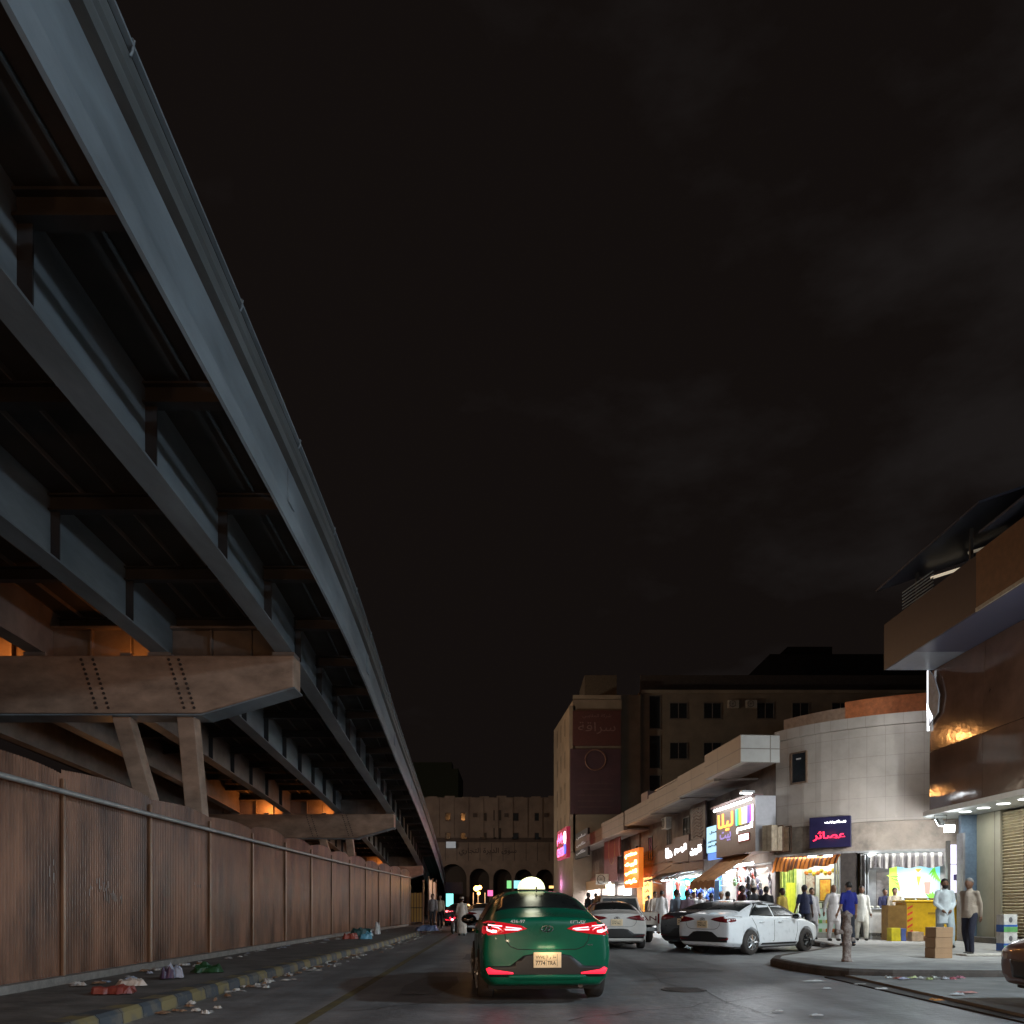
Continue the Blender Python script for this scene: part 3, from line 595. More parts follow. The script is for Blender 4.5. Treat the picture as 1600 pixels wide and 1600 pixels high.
# canopies and awnings of the row
def awning(label, Za, Zb, z_hi, z_lo, out, m, valance=.35, name='awning', grp=None):
    xm = (lx(Za)+lx(Zb))/2; W = lx(Zb)-lx(Za); p = Vector((XP, ZP, 0))+Matrix.Rotation(RZ, 3, 'Z') @ Vector((xm, 0, 0))
    t = thing(name, label, 'awning', (p.x, p.y, 0), RZ, grp)
    bm = bmesh.new(); n = 24; A, B, C = [], [], []
    for i in range(n+1):
        x = -W/2+W*i/n; sag = .05*sin(i*1.3)*sin(pi*i/n)
        A.append((x, -.12, z_hi)); B.append((x, -out, z_lo+sag)); C.append((x, -out-.02, z_lo-valance+sag+.03*(i % 2)))
    rings(bm, [A, [((Vector(a)+Vector(b))/2-Vector((0,0,.06))) for a, b in zip(A, B)], B, C], closed=False, cap=False)
    bm.normal_update(); o = obj('canvas', bm, m, t); s = o.modifiers.new('thick', 'SOLIDIFY'); s.thickness = .012
    for sx_ in (-1, 1):
        bm = bmesh.new(); add_tube(bm, [(sx_*W/2, -.1, z_lo-.2), (sx_*W/2, -out, z_lo)], .02, 6); obj('arm', bm, grey_al, t)
    return t
canvas = M('brown canvas', (.42,.22,.1), .8, var=.3, scale=3, bump=.3)
awning('sloping brown canvas awning over the pavement below the rainbow barred sign', 37.6, 34.2, 3.75, 2.35, 2.0, canvas)
awning('thin whitish plastic canopy above the turquoise shop', 44.8, 41.8, 3.15, 2.75, 1.3, M('white plastic sheet', (.65,.68,.7), .5, var=.1), .1)
awning('sagging grey tarpaulin canopy between the turquoise shop and the dark pier', 49.5, 45.3, 3.2, 2.8, 1.2, M('grey tarpaulin', (.2,.2,.22), .6), .12)
# loose cables along the facade
random.seed(11)
for k in range(7):
    za, zb = random.choice([(56,47),(50,42),(47,36),(58,50),(44,34)]); z0, z1 = random.uniform(3.3, 6), random.uniform(3.2, 5.2); s = random.uniform(.2, .9)
    bm = bmesh.new(); pts = []
    for i in range(13):
        u = i/12; Z = za+(zb-za)*u; pts.append(row_at(Z, .25+.15*sin(pi*u), z0+(z1-z0)*u-s*4*u*(1-u)))
    add_tube(bm, pts, .016, 4)
    tag(obj('cable', bm, M('black cable', (.02,.02,.02), .6, var=0)), 'loose black cable slung along the row of shops', 'cable', 'loose cables along the shop row')
# ================================================================== curved corner building
corner = thing('corner_building', 'curved pale tiled corner building with one small dark window above lit shopfronts', 'building', (12, 31, 0))
CO = Vector((-12, -31, 0))
cv = [(10.4,32.8),(10.72,32.2),(11.1,31.62),(11.55,31.08),(12.05,30.6),(12.6,30.16),(13.1,29.83),(13.6,29.55),(14.1,29.32),(14.65,29.12),(15.4,28.92),(16.3,28.78),(17.5,28.7),(20,28.7)]
def curved_wall(name, z0, z1, off, m, thick=.3, pts=cv, parent=corner, O=CO):
    bm = bmesh.new(); uvs = []; P = []
    for i, (x, y) in enumerate(pts):
        a, b = Vector(pts[max(i-1,0)]), Vector(pts[min(i+1,len(pts)-1)]); t = (b-a).normalized(); n = Vector((t.y, -t.x))  # outward = towards the street
        P.append((Vector((x, y))+n*off, n))
    rs = [[Vector((p.x, p.y, z0))+O, Vector((p.x, p.y, z1))+O, Vector((p.x-n.x*thick, p.y-n.y*thick, z1))+O, Vector((p.x-n.x*thick, p.y-n.y*thick, z0))+O] for p, n in P]
    rings(bm, rs); bmesh.ops.recalc_face_normals(bm, faces=bm.faces); uv = bm.loops.layers.uv.new('UVMap')
    s = [0]
    for (p, _), (q, _) in zip(P, P[1:]): s.append(s[-1]+(p-q).length)
    for f in bm.faces:
        for l in f.loops:
            j = min(range(len(P)), key=lambda k: (l.vert.co.xy-(P[k][0]+O.xy)).length); l[uv].uv = (s[j]*1.0, l.vert.co.z)
    return obj(name, bm, m, parent)
tiles = tiled('pale stone slabs', (.47,.415,.365), (.45,.395,.35), (.35,.3,.26), .62, .74, .009, .45, bump=.25)
curved_wall('wall', 4.32, 7.72, 0, tiles)
curved_wall('cornice', 7.73, 8.12, .07, tiles)
curved_wall('wall_band', 3.28, 4.31, -.05, M('stained render', (.26,.215,.175), .8, var=.4, scale=2.2, bump=.3))
curved_wall('ledge', 3.2, 3.275, .12, M('ledge metal', (.28,.27,.26), .5))
cv2 = [(x+.35, y+.55) for x, y in cv]
curved_wall('roof_wall', 8.12, 8.75, -.2, M('tan roof wall', (.34,.22,.15), .7, var=.2), pts=cv2[:5])
cv3 = [(x, y) for x, y in cv2[4:]]
curved_wall('roof_wall', 8.12, 8.95, -.2, M('orange roof wall', (.5,.15,.05), .7, var=.25), pts=cv3)
bm = bmesh.new(); add_prism(bm, [Vector((x+.1, y+.2, 7.9))+CO for x, y in cv]+[Vector((20, 45, 7.9))+CO, Vector((10.8, 45, 7.9))+CO], (0,0,.1)); obj('roof', bm, stucco_dk, corner)
box('side_wall', 10.5-12, 10.8-12, 33.1-31, 45-31, 0, 7.88, stucco, corner)
# window
def facade_frame(px, Y_):  # angle of the curved wall near a pixel column
    k = (px-800)/F; best = None
    for (x0,y0),(x1,y1) in zip(cv, cv[1:]):
        d0, d1 = x0-k*y0, x1-k*y1
        if d0 <= 0 <= d1: t = -d0/(d1-d0); return (x0+(x1-x0)*t, y0+(y1-y0)*t, atan2(y1-y0, x1-x0))
fxp = facade_frame(1249, 0); Zw = fxp[1]
tw = bpy.data.objects.new('window', None); COL.objects.link(tw); tw.parent = corner; tw.location = (fxp[0]-12, fxp[1]-31, zy(1222, Zw)); tw.rotation_euler = (0,0,fxp[2])
bm = bmesh.new(); hh = (1222-1177)/F*Zw
for a in ((-.36,-.31),(.31,.36)): add_box(bm, a[0], a[1], -.06, .02, -.02, hh+.02)
add_box(bm, -.36, .36, -.07, .02, -.06, -.0); add_box(bm, -.36, .36, -.07, .02, hh, hh+.05); obj('window_frame', bm, M('rusty frame', (.14,.09,.06), .6), tw)
box('pane', -.31, .31, -.03, -.01, 0, hh, glass_dk, tw); box('glint_tape', -.12, .1, -.034, -.031, hh*.78, hh*.83, M('pale tape', (.6,.6,.6), .5), tw)  # the pale strip is a glint painted on the pane
# rusty cage with a beige cabinet
fxp = facade_frame(1228, 0); ang = fxp[2]
t = thing('cabinet', 'beige metal cabinet fixed to the wall beside the rusty cage', 'cabinet', (10.45, 32.55, 3.4), ang); box('casing', -.15, .35, -.75, -.05, 0, 1.0, M('beige sheet', (.34,.28,.2), .6, var=.3), t, bevel=.02); box('seam', .1, .11, -.757, -.75, 0.05, .95, frame_dk, t)
t = thing('metal_cage', 'empty rusty square metal cage on the curved wall above the orange striped awning', 'cage', (fxp[0], fxp[1], 3.38), ang)
rust = M('rust', (.12,.06,.035), .8, var=.5, scale=7)
for y_ in (-.5, -.06):
    bm = bmesh.new(); add_tube(bm, [(-.33,y_,0),(.33,y_,0)], .025, 5); add_tube(bm, [(-.33,y_,.98),(.33,y_,.98)], .025, 5); add_tube(bm, [(-.33,y_,0),(-.33,y_,.98)], .025, 5); add_tube(bm, [(.33,y_,0),(.33,y_,.98)], .025, 5); obj('frame', bm, rust, t)
box('back_sheet', -.3, .3, -.2, -.18, .03, .95, M('rusted sheet', (.26,.18,.12), .8, var=.5, scale=4), t)
# navy juice sign
fxp = facade_frame(1296, 0); t = thing('shop_sign', 'dark navy sign with one red glowing word above the pillar between the striped awnings', 'sign', (fxp[0]+.0, fxp[1]-.12, zy(1325, fxp[1])), fxp[2]+.12)
W = .74; H = (1325-1277)/F*fxp[1]
box('panel', -W, W, -.12, .0, 0, H, M('navy board', (.02,.018,.06), .35, var=.1), t, bevel=.01)
text('lettering', arabic('عصائر'), 1, EM('red neon', (1,.03,.09), 2.2), t, (-.03, -.14, H*.38), fit=(1.16, .36), off=.018)
text('lettering', arabic('للمأكولات'), 1, wem, t, (.2, -.14, H*.82), fit=(.75, .11), off=.02)
lamp('lamp', 'POINT', (0, -.4, H*.4), 2.5, (1,.1,.15), t, size=.2)
# ledge lamps: short tubes and a round one
for k, px in enumerate((1230, 1271, 1296)):
    fxp = facade_frame(px, 0); t = thing('tube_light', 'short lit white tube under the ledge, %s' % ('left of the rusty cage foot' if k == 0 else 'below the navy sign edge by the cage' if k == 1 else 'below the middle of the navy sign'), 'lamp', (fxp[0]-.15, fxp[1]-.25, 3.12), fxp[2], 'tube lights under the ledge')
    t['label'] = ['short lit white tube above the orange striped awning', 'short lit white tube under the near edge of the navy sign', 'short lit white tube under the middle of the navy sign'][k]
    bm = bmesh.new(); add_tube(bm, [(-.16,0,0),(.16,0,0)], .035, 8); obj('tube', bm, tube, t); box('fitting', -.2, .2, -.03, .03, .04, .08, grey_al, t)
# ground floor of the corner building
def open_room(name, P, Q, depth, mback, mside, zc=3.18):
    P, Q = Vector(P), Vector(Q); d = Q-P; W = d.length; rz = atan2(d.y, d.x)
    e = bpy.data.objects.new(name, None); COL.objects.link(e); e.parent = corner; e.location = (P.x-12, P.y-31, 0); e.rotation_euler = (0,0,rz)
    box('back_wall', 0, W, depth, depth+.1, .16, zc, mback, e); box('side_wall', -.1, -.003, .0, depth, .16, zc, mside, e); box('side_wall', W+.003, W+.1, 0, depth, .16, zc, mside, e)
    box('ceiling', 0, W, 0, depth, zc-.03, zc, white_wall, e); box('floor_tiles', 0, W, 0, depth, .15, .168, mt['tile'], e)
    return e, W, rz
green_y = M('yellow green poster paper', (.3,.4,.04), .5, var=.5, scale=3, col2=(.75,.8,.25))
r1, W1, rz1 = open_room('shop_room', (10.55,32.5), (12.05,30.62), 1.2, white_wall, green_y)
l = lamp('lamp', 'AREA', (W1/2, .8, 3.1), 34, (.97,1,.88), r1, size=1.8, size_y=1.2)
l = lamp('lamp', 'AREA', (W1/2, -.3, 3.12), 40, (.95,1,.93), r1, size=1.8, size_y=.2)
bm = bmesh.new(); add_tube(bm, [(.3,.3,3.08),(W1-.3,.3,3.08)], .03, 8); obj('tube_lamp', bm, tube, r1)
r2, W2, rz2 = open_room('shop_room', (12.72,30.1), (15.3,28.85), 1.6, M('steel wall panels', (.2,.19,.19), .35, metal=.5, var=.2), M('side panels', (.3,.29,.28), .5))
lamp('lamp', 'AREA', (W2/2, .5, 3.1), 26, (.95,1,1), r2, size=2.2, size_y=.8)
lamp('lamp', 'AREA', (W2/2, -.35, 3.12), 10, (.9,1,.95), r2, size=2.4, size_y=.15)
bm = bmesh.new(); add_tube(bm, [(.7,-.12,3.12),(2.1,-.12,3.12)], .025, 8); obj('tube_lamp', bm, EM('greenish tube', (.7,1,.75), 3), r2)
bm = bmesh.new(); add_ball(bm, (.35,-.15,3.1), (.22,.22,.08)); obj('round_lamp', bm, tube, r2)
box('pillar', 12.1-12, 12.6-12, 30.2-31, 30.7-31, .1, 3.2, M('dark pillar', (.05,.04,.035), .6, var=.3), corner, rz=-.6)
# folded metal shutters beside the pillar
for k in range(3): box('shutter_leaf', 11.86-12+.07*k, 11.9-12+.07*k, 30.45-31-.06*k, 30.75-31-.06*k, .17, 3.1, grey_al, corner, rz=-.5)
for k in range(2): box('shutter_leaf', 12.66-12+.08*k, 12.7-12+.08*k, 29.85-31-.04*k, 30.1-31-.04*k, .17, 3.1, grey_al, corner)
box('door_panel', .02, .4, .3, .34, .17, 2.6, grey_al, r2); box('door_panel', .42, .95, .32, .36, .17, 2.5, M('door steel', (.3,.3,.31), .35, metal=.5), r2)
box('end_pillar', 2.35, 2.9, -.1, .3, .1, 3.2, M('grey render pillar', (.3,.28,.26), .7, var=.2), r2)
def poster(parent, name, lab, x0, x1, z0, z1, y, m, frame=None, top=False):
    if frame: box(name+'_frame', x0-.03, x1+.03, y-.015, y+.01, z0-.03, z1+.03, frame, parent)
    return box(name, x0, x1, y-.02, y-.016, z0, z1, m, parent)
random.seed(2)
for k in range(14): bm = bmesh.new(); x = random.uniform(.05,1.15); add_tube(bm, [(.015,x,.3),(.015,x+random.uniform(-.05,.05),3.0)], random.uniform(.008,.02), 5); obj('bamboo_print', bm, M('bamboo green', (.1,.22,.03), .5, var=.4), r1)
box('yellow_poster', .02, .03, .25, .85, .9, 2.2, M('yellow poster', (.72,.75,.06), .5, var=.1), r1)
pf = M('black picture frame', (.03,.03,.03), .4, var=0)
for x0, x1, z0, z1, m in ((.3,.68,1.75,2.5,M('drinks print', (.7,.68,.66), .5, col2=(.3,.1,.08), scale=5)), (.92,1.35,1.5,2.3,M('fruit print', (.7,.2,.03), .5, col2=(.85,.6,.1), scale=6)), (.45,1.0,.95,1.4,M('pale print', (.5,.6,.62), .5, col2=(.8,.8,.78), scale=5)), (.06,.26,.9,1.7,M('mint print', (.3,.6,.5), .5, col2=(.75,.8,.7), scale=7))):
    poster(r1, 'picture', '', x0, x1, z0, z1, 1.19, m, pf)
for k in range(9): bm = bmesh.new(); add_ball(bm, (.9+k*.16, .25, 2.55+.06*sin(k*2)), (.09,.07,.09), 8, 6); obj('hanging_fruit', bm, M('fruit yellow', (.75,.55,.05), .5) if k % 3 else M('fruit orange', (.75,.25,.04), .5), r1)
# backlit juice poster: pale sky gradient with leaves, cone and cup
jt = thing('light_poster', 'large backlit blue and white juice poster with green leaves, behind the yellow cart', 'poster', (14.12, 29.2, 1.5), rz2)
jw = .8
bm = bmesh.new(); add_box(bm, -jw, jw, 0, .08, 0, 1.35); o = obj('lightbox', bm, M('poster sky', (.2,.5,.6), .4), jt)
jm = bpy.data.materials.new('juice glow'); jm.use_nodes = True; n = jm.node_tree; b = n.nodes['Principled BSDF']
tcn = n.nodes.new('ShaderNodeTexCoord'); gx = n.nodes.new('ShaderNodeMapping'); gx.inputs['Location'].default_value = (.1,0,-.62); gx.inputs['Scale'].default_value = (1.0,1,1.25)
gr = n.nodes.new('ShaderNodeTexGradient'); gr.gradient_type = 'SPHERICAL'; rp = n.nodes.new('ShaderNodeValToRGB')
n.links.new(tcn.outputs['Object'], gx.inputs[0]); n.links.new(gx.outputs[0], gr.inputs[0]); n.links.new(gr.outputs['Fac'], rp.inputs[0])
rp.color_ramp.elements[0].color = (.12,.62,.78,1); rp.color_ramp.elements[1].position = .55; rp.color_ramp.elements[1].color = (1,1,.96,1)
n.links.new(rp.outputs[0], b.inputs['Emission Color']); b.inputs['Emission Strength'].default_value = 1.15; b.inputs['Base Color'].default_value = (.3,.3,.3,1); o.data.materials[0] = jm
gl = EM('leaf green glow', (.16,.62,.05), .9); gl2 = EM('lime glow', (.6,.9,.12), .9)
random.seed(9)
def leaf(bx, bz, ang, L, wd, m, yy=-.012):
    bm = bmesh.new(); d = Vector((cos(ang), 0, sin(ang))); u = Vector((-sin(ang), 0, cos(ang))); p = Vector((bx, yy, bz))
    a = [p, p+d*L*.3+u*wd, p+d*L*.7+u*wd*.8, p+d*L, p+d*L*.7-u*wd*.5, p+d*L*.3-u*wd*.8]; add_prism(bm, a, (0,-.004,0)); obj('leaf_print', bm, m, jt)
for k in range(9): leaf(-jw+.32, .25+.08*k, 1.9+.2*k-.3, .35+.1*random.random(), .045, gl if k % 2 else gl2, -.006-.002*k)
for k in range(6): leaf(jw-.14, 1.15-.05*k, -2.2+.22*k, .38, .04, gl, -.006-.002*k)
for k in range(5): leaf(.55, .06, .3+.55*k, .24, .05, gl, -.006-.002*k)
bm = bmesh.new(); add_box(bm, -jw, -jw+.25, -.004, -.001, 0, 1.3); obj('lime_strip', bm, gl2, jt)
bm = bmesh.new(); add_prism(bm, [(.12,-.02,.95),(.02,-.02,1.08),(.24,-.02,1.08)], (0,-.01,0)); add_prism(bm, [(.13,-.021,.45),(.06,-.021,.82),(.22,-.021,.82)], (0,-.01,0)); obj('cone_print', bm, EM('cone', (1,.6,.08), .9), jt)
bm = bmesh.new(); add_prism(bm, [(.34,-.02,.2),(.48,-.02,.2),(.52,-.02,.62),(.30,-.02,.62)], (0,-.01,0)); obj('cup_print', bm, EM('cup', (.62,.3,.25), .8), jt)
lamp('lamp', 'AREA', (0,-.15,.7), 22, (.75,1,.95), jt, target=(0,-3,.7), size=1.4, size_y=1.1)
# striped awnings (hanging cloth valances)
def valance(lab, P, Q, z1, z0a, z0b, m):
    P, Q = Vector(P), Vector(Q); W = (Q-P).length; t = thing('striped_awning', lab, 'awning', (P.x, P.y, 0), atan2(Q.y-P.y, Q.x-P.x))
    bm = bmesh.new(); n = 90; rs = []
    for i in range(n+1):
        u = i/n; x = W*u; yy = .045*sin(i*.9)+.02*sin(i*.37); zb = z0a+(z0b-z0a)*u+.03*sin(i*.23)
        rs.append([(x, -.02, z1), (x, yy-.2, (z1+zb)/2+.02), (x, yy*1.5-.32, zb)])
    rings(bm, rs, closed=False, cap=False); o = obj('cloth', bm, m, t, True)
    bm = bmesh.new(); add_tube(bm, [(0,-.03,z1+.01),(W,-.03,z1+.01)], .02, 6); obj('rod', bm, grey_al, t)
os_ = stripes('orange brown cloth', (.5,.17,.04), (.12,.05,.03), .17, 0, .8, .55, .08, emit=0)
gs_ = stripes('grey cloth', (.33,.3,.28), (.07,.06,.06), .24, 0, .8, .5, .1)
for m_ in (os_,):
    b_ = m_.node_tree.nodes['Principled BSDF']; b_.inputs['Transmission Weight'].default_value = 0
    tr = m_.node_tree.nodes.new('ShaderNodeBsdfTranslucent'); mxs = m_.node_tree.nodes.new('ShaderNodeMixShader'); mxs.inputs[0].default_value = .5
    lk = b_.inputs['Base Color'].links[0].from_socket; m_.node_tree.links.new(lk, tr.inputs[0]); outn = m_.node_tree.nodes['Material Output']
    m_.node_tree.links.new(b_.outputs[0], mxs.inputs[1]); m_.node_tree.links.new(tr.outputs[0], mxs.inputs[2]); m_.node_tree.links.new(mxs.outputs[0], outn.inputs[0])
valance('orange and brown striped cloth awning over the green postered shop', (10.25,32.3), (12.0,30.35), 3.17, 2.55, 2.8, os_)
valance('grey striped cloth awning above the yellow cart', (12.8,29.72), (14.9,28.75), 3.15, 2.62, 2.62, gs_)
# tall lit white panel beside the far pillar
t = thing('sign_column', 'narrow upright white light panel with a small picture beside the blue wall', 'sign', (14.9, 27.95, 1.72), 0)
box('panel', -.17, .17, 0, .1, 0, 1.62, EM('lilac white panel', (.75,.72,.95), .75), t); box('joint', -.17, .17, -.006, -.001, .95, .97, frame_dk, t); box('picture', -.07, .07, -.008, -.001, .42, .62, M('picture ink', (.05,.04,.1), .5), t)
box('bracket_frame', -.28, -.18, -.02, .1, -.3, 1.75, frame_dk, t)
# ================================================================== brown clad building at the street corner
bb = thing('brown_building', 'glossy brown clad building with wide flat eave, round soffit lights and roller shutter', 'building', (13.4, 26.7, 0))
def clad_mat():
    m = M('brown gloss cladding', (.11,.058,.038), .07, var=.25, scale=.7, spec=.9, coat=0, bump=.12); return m
clad = clad_mat(); eave_m = M('plum eave fascia', (.035,.02,.023), .45, var=.15); eave_o = M('orange brown fascia', (.17,.075,.03), .45, var=.2); soff_m = M('blue grey soffit', (.3,.34,.42), .4, var=.1)
for i in range(14):  # cladding panels, three metres long, with open joints
    y1 = -.0-3*i; y0 = y1-2.985
    for z0, z1 in ((4.36,6.2),(6.215,8.84)):
        ln = .092 if (i < 2 and z0 > 5) else 0; bm = bmesh.new(); add_prism(bm, [(0,y0,z0),(.12,y0,z0),(.12+ln,y0,z1),(ln,y0,z1)], (0,y1-y0,0)); obj('cladding_panel', bm, clad, bb)
box('core', .125, 8, -42, -.02, 4.5, 8.84, frame_dk, bb)
bm = bmesh.new(); add_prism(bm, [(0,-.0,4.2),(.06,.55,4.2),(.5,1.05,4.2),(1.3,1.25,4.2),(2.4,1.2,4.2),(2.4,-42,4.2),(0,-42,4.2)], (0,0,.155)); obj('soffit', bm, M('white soffit', (.55,.58,.58), .4, var=.08), bb)
box('eave_soffit', -1.4, 8, -1.9, 0, 8.85, 8.95, soff_m, bb); box('eave_soffit', -1.4, 8, -42, -1.91, 8.85, 8.95, M('navy soffit', (.09,.095,.16), .35, var=.15), bb)  # end piece coloured pale as if floodlit, unlit navy beyond: painted light
box('eave_fascia', -1.46, -1.4, -5.3, .0, 8.85, 10.3, eave_m, bb); box('eave_fascia', -1.47, -1.4, -42, -5.31, 8.85, 10.35, eave_o, bb); box('eave_end', -1.4, 8, -.06, 0, 8.96, 10.3, eave_m, bb)
box('eave_edge', -1.49, -1.46, -42, -5.31, 8.83, 8.93, M('pale edge strip', (.45,.42,.33), .5), bb)
box('roof', -1.39, 8, -42, -.07, 10.2, 10.29, frame_dk, bb)
# glowing corner strip, lamp added beside it to light the corner building, and fin
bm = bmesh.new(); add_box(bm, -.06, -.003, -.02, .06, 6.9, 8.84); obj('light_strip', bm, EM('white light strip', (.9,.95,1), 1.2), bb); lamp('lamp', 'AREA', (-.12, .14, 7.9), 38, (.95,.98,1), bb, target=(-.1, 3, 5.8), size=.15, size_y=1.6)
bm = bmesh.new(); add_prism(bm, [(-.02,-.05,7.05),(-.02,-.62,7.35),(-.02,-.7,7.9),(-.02,-.4,8.5),(-.02,-.05,8.84)], (-.04,0,0)); obj('fin', bm, M('grey fin', (.22,.22,.24), .5), bb)
# canopy on the roof
can = thing('roof_canopy', 'dark sheet metal canopy rising above the plum eave of the brown building', 'canopy', (11.5, 26, 10.3))
bm = bmesh.new(); add_prism(bm, [(0,.3,.9),(5,.3,2.6),(5,.3,2.68),(0,.3,.96)], (0,-5.8,0)); add_prism(bm, [(0,-5.5,.15),(5,-5.5,1.85),(5,-5.5,1.93),(0,-5.5,.21)], (0,-28,0)); obj('roof_sheet', bm, M('dark blue sheet', (.06,.07,.1), .4, var=.2), can)
for k in range(12): box('canopy_post', .9, .98, -.5-3*k, -.42-3*k, 0, 1.2 if k < 2 else .5, frame_dk, can)
for k in range(7): bm = bmesh.new(); add_tube(bm, [(.75,.1,.2+.1*k),(.85,-1.6,.2+.1*k)], .02, 5); obj('slat', bm, M('pale blue slat', (.3,.38,.42), .5), can)
for k, (a, b, e) in enumerate((((1.5,-.2,1.15),(2.6,-.2,1.5),.55), ((2.1,-1.2,1.5),(3.2,-1.5,1.75),.12))):
    bm = bmesh.new(); add_tube(bm, [a, b], .045, 8); obj('tube_lamp', bm, EM('dim warm tube %d' % k, (.9,.75,.55), e), can)
# recessed shop wall: blue return, beige pilaster, shutters
box('recess_wall', 2.4, 2.6, -42, .1, .15, 4.19, M('beige recess wall', (.42,.39,.3), .6, var=.15), bb)
box('blue_wall', .96, 2.4, -.1, .05, .15, 4.19, M('blue grey metal wall', (.13,.19,.28), .4, var=.2), bb)
box('grey_column', .9, .957, -.35, .06, .15, 3.6, M('grey column', (.2,.2,.22), .5, var=.2), bb)
box('pilaster', 1.45, 2.39, -1.4, -.12, .15, 4.19, tiled('beige slabs', (.44,.42,.32), (.4,.38,.3), (.15,.14,.11), 5, 1.1, .02, .5, coord='Object'), bb)
shut = M('cream roller shutter', (.62,.54,.38), .45, metal=.1, var=.12)
def shutter(y0, y1):
    bm = bmesh.new(); n = 40; rs = []
    for k in range(n):
        z = .35+3.8*k/n; rs += [[(1.55, y0, z), (1.55, y1, z)], [(1.5, y0, z+.045), (1.5, y1, z+.045)], [(1.55, y0, z+.075), (1.55, y1, z+.075)], [(1.58, y0, z+.085), (1.58, y1, z+.085)]]
    rings(bm, rs, cap=False, closed=False); return obj('roller_shutter', bm, shut, bb)
shutter(-5.2, -1.4); shutter(-10, -5.6); shutter(-14.6, -10.4)
for y in (-5.4, -10.2, -14.8, -19, -24): box('pilaster', 1.4, 2.39, y-.2, y+.18, .15, 4.19, M('beige recess wall'), bb)
box('plinth_step', .9, 2.7, -15, -.3, .15, .32, conc_dark, bb)
disc = EM('downlight disc', (.95,1,.97), 4)
for k in range(22):
    y = -1.0-1.0*k
    t = thing('downlight', ('downlight number %d from the glaring corner floodlight, in the pale soffit' % (k+1)), 'lamp', (14.0, 26.7+y, 4.2), 0, 'round downlights in the soffit')
    bm = bmesh.new(); add_lathe(bm, [(.195,-.006),(.195,0)], 20); obj('rim', bm, grey_al, t); bm = bmesh.new(); add_lathe(bm, [(.17,-.02),(.17,-.007)], 20); obj('diffuser', bm, disc, t)
    if k % 2 == 0: l = lamp('lamp', 'AREA', (0,0,-.03), 26, (.95,1,.93), t, size=.26)
for i, l_ in enumerate(['by the floodlight', 'above the beige pilaster', 'above the shutter edge']): pass
# LED floodlight on the corner
def led_flood(loc, rz, lab, power, tgt, grp=None, col=WHITE, spread=140):
    t = thing('led_floodlight', lab, 'floodlight', loc, 0, grp)
    bm = bmesh.new(); add_box(bm, -.16, .16, -.05, .05, -.12, .12); h = obj('housing', bm, grey_al, t, bevel=.02); d = (Vector(tgt)-Vector(loc)).normalized(); q = d.to_track_quat('-Y', 'Z'); h.rotation_euler = q.to_euler()
    bm = bmesh.new(); add_box(bm, -.15, .15, -.062, -.052, -.12, .12); g = obj('lens', bm, EM('led lens', (.9,.96,1), 40), t); g.rotation_euler = q.to_euler()
    bm = bmesh.new(); add_tube(bm, [(-.18,0,0),(-.2,0,.22),(.2,0,.22),(.18,0,0)], .015, 5); obj('bracket', bm, frame_dk, t)
    p = d*.1; lamp('lamp', 'SPOT', tuple(p), power, col, t, target=tuple(p+d), size=.35, spot=radians(spread), blend=.6)
    return t
led_flood((13.65, 26.5, 3.95), 0, 'glaring white LED floodlight at the corner under the brown building soffit', 1000, (11.8, 29, 2.2), 'led floodlights along the street', spread=172)
led_flood((13.85, 26.35, 3.75), 0, 'second smaller white LED floodlight just below the glaring corner one', 160, (11, 20, .5), 'led floodlights along the street', spread=120)
led_flood((13.3, 8, 1.3), 0, 'LED floodlight low on the brown building beside the view, aimed across the street', 1500, (-4, 15, 9.5), 'led floodlights along the street', COOL, 120)  # added out of view to light the edge girder and webs
led_flood((13.3, -2, 1.3), 0, 'LED floodlight low on the brown building behind the camera, aimed across the street', 1100, (-4, 7, 9.5), 'led floodlights along the street', COOL, 120)  # second low floodlight, added for the girder webs
led_flood((12.3, 14.5, 8.3), 0, 'LED floodlight hung under the eave of the brown building, aimed at the curved corner building', 3000, (10.2, 26, .5), 'led floodlights along the street', (.88,.97,1), 100)  # added out of view to brighten the corner building and pavement
led_flood((12.2, 7.5, 8.3), 0, 'LED floodlight hung under the eave of the brown building, aimed down at the roadway', 3300, (4.6, 13, 0), 'led floodlights along the street', (.66,.85,1), 84)  # added out of view to give the roadway its bluish light
# ================================================================== apartment block
apt = thing('apartment_block', 'dark five storey beige apartment block with red and purple posters on its end', 'building', (5.4, 75, 0))
ab = M('night beige render', (.22,.19,.15), .8, var=.2, scale=.6, bump=.2); ab2 = M('pale pilaster render', (.27,.24,.19), .8, var=.2, scale=.6)
def ax(px, Z=75): return (px-800)/F*Z-5.4
box('wall', ax(1000), 36, 0, 18, 0, zy(1080,75), ab, apt); box('end_wall', 0, ax(968), -1.5, 14, 0, zy(1093,73.5), ab, apt); box('pilaster', ax(969), ax(999), -.6, 14, 0, zy(1086,74.4), ab2, apt)
box('roof_parapet', ax(1003), 36, .6, 1, zy(1079,75), zy(1052,75), M('dark roof edge', (.05,.045,.045), .8), apt); box('cornice', ax(1002), 36, -.25, -.003, zy(1084,75), zy(1079,75), ab2, apt)
box('stair_tower', ax(918), ax(970), 3, 9, zy(1092,75), zy(1055,78), M('dark tower', (.09,.08,.065), .8), apt); box('roof_parapet', .0, ax(967), -1.5, -1.2, zy(1092,73.5)+.01, zy(1086,73.5), ab2, apt)
bm = bmesh.new()
add_prism(bm, [(-.02,-1.4,0),(-.02,-1.4,zy(1094,73.5)),(-1.05,11.5,zy(1093,73.5)),(-1.05,11.5,0)], (1,0,0)); obj('side_wall', bm, ab2, apt)
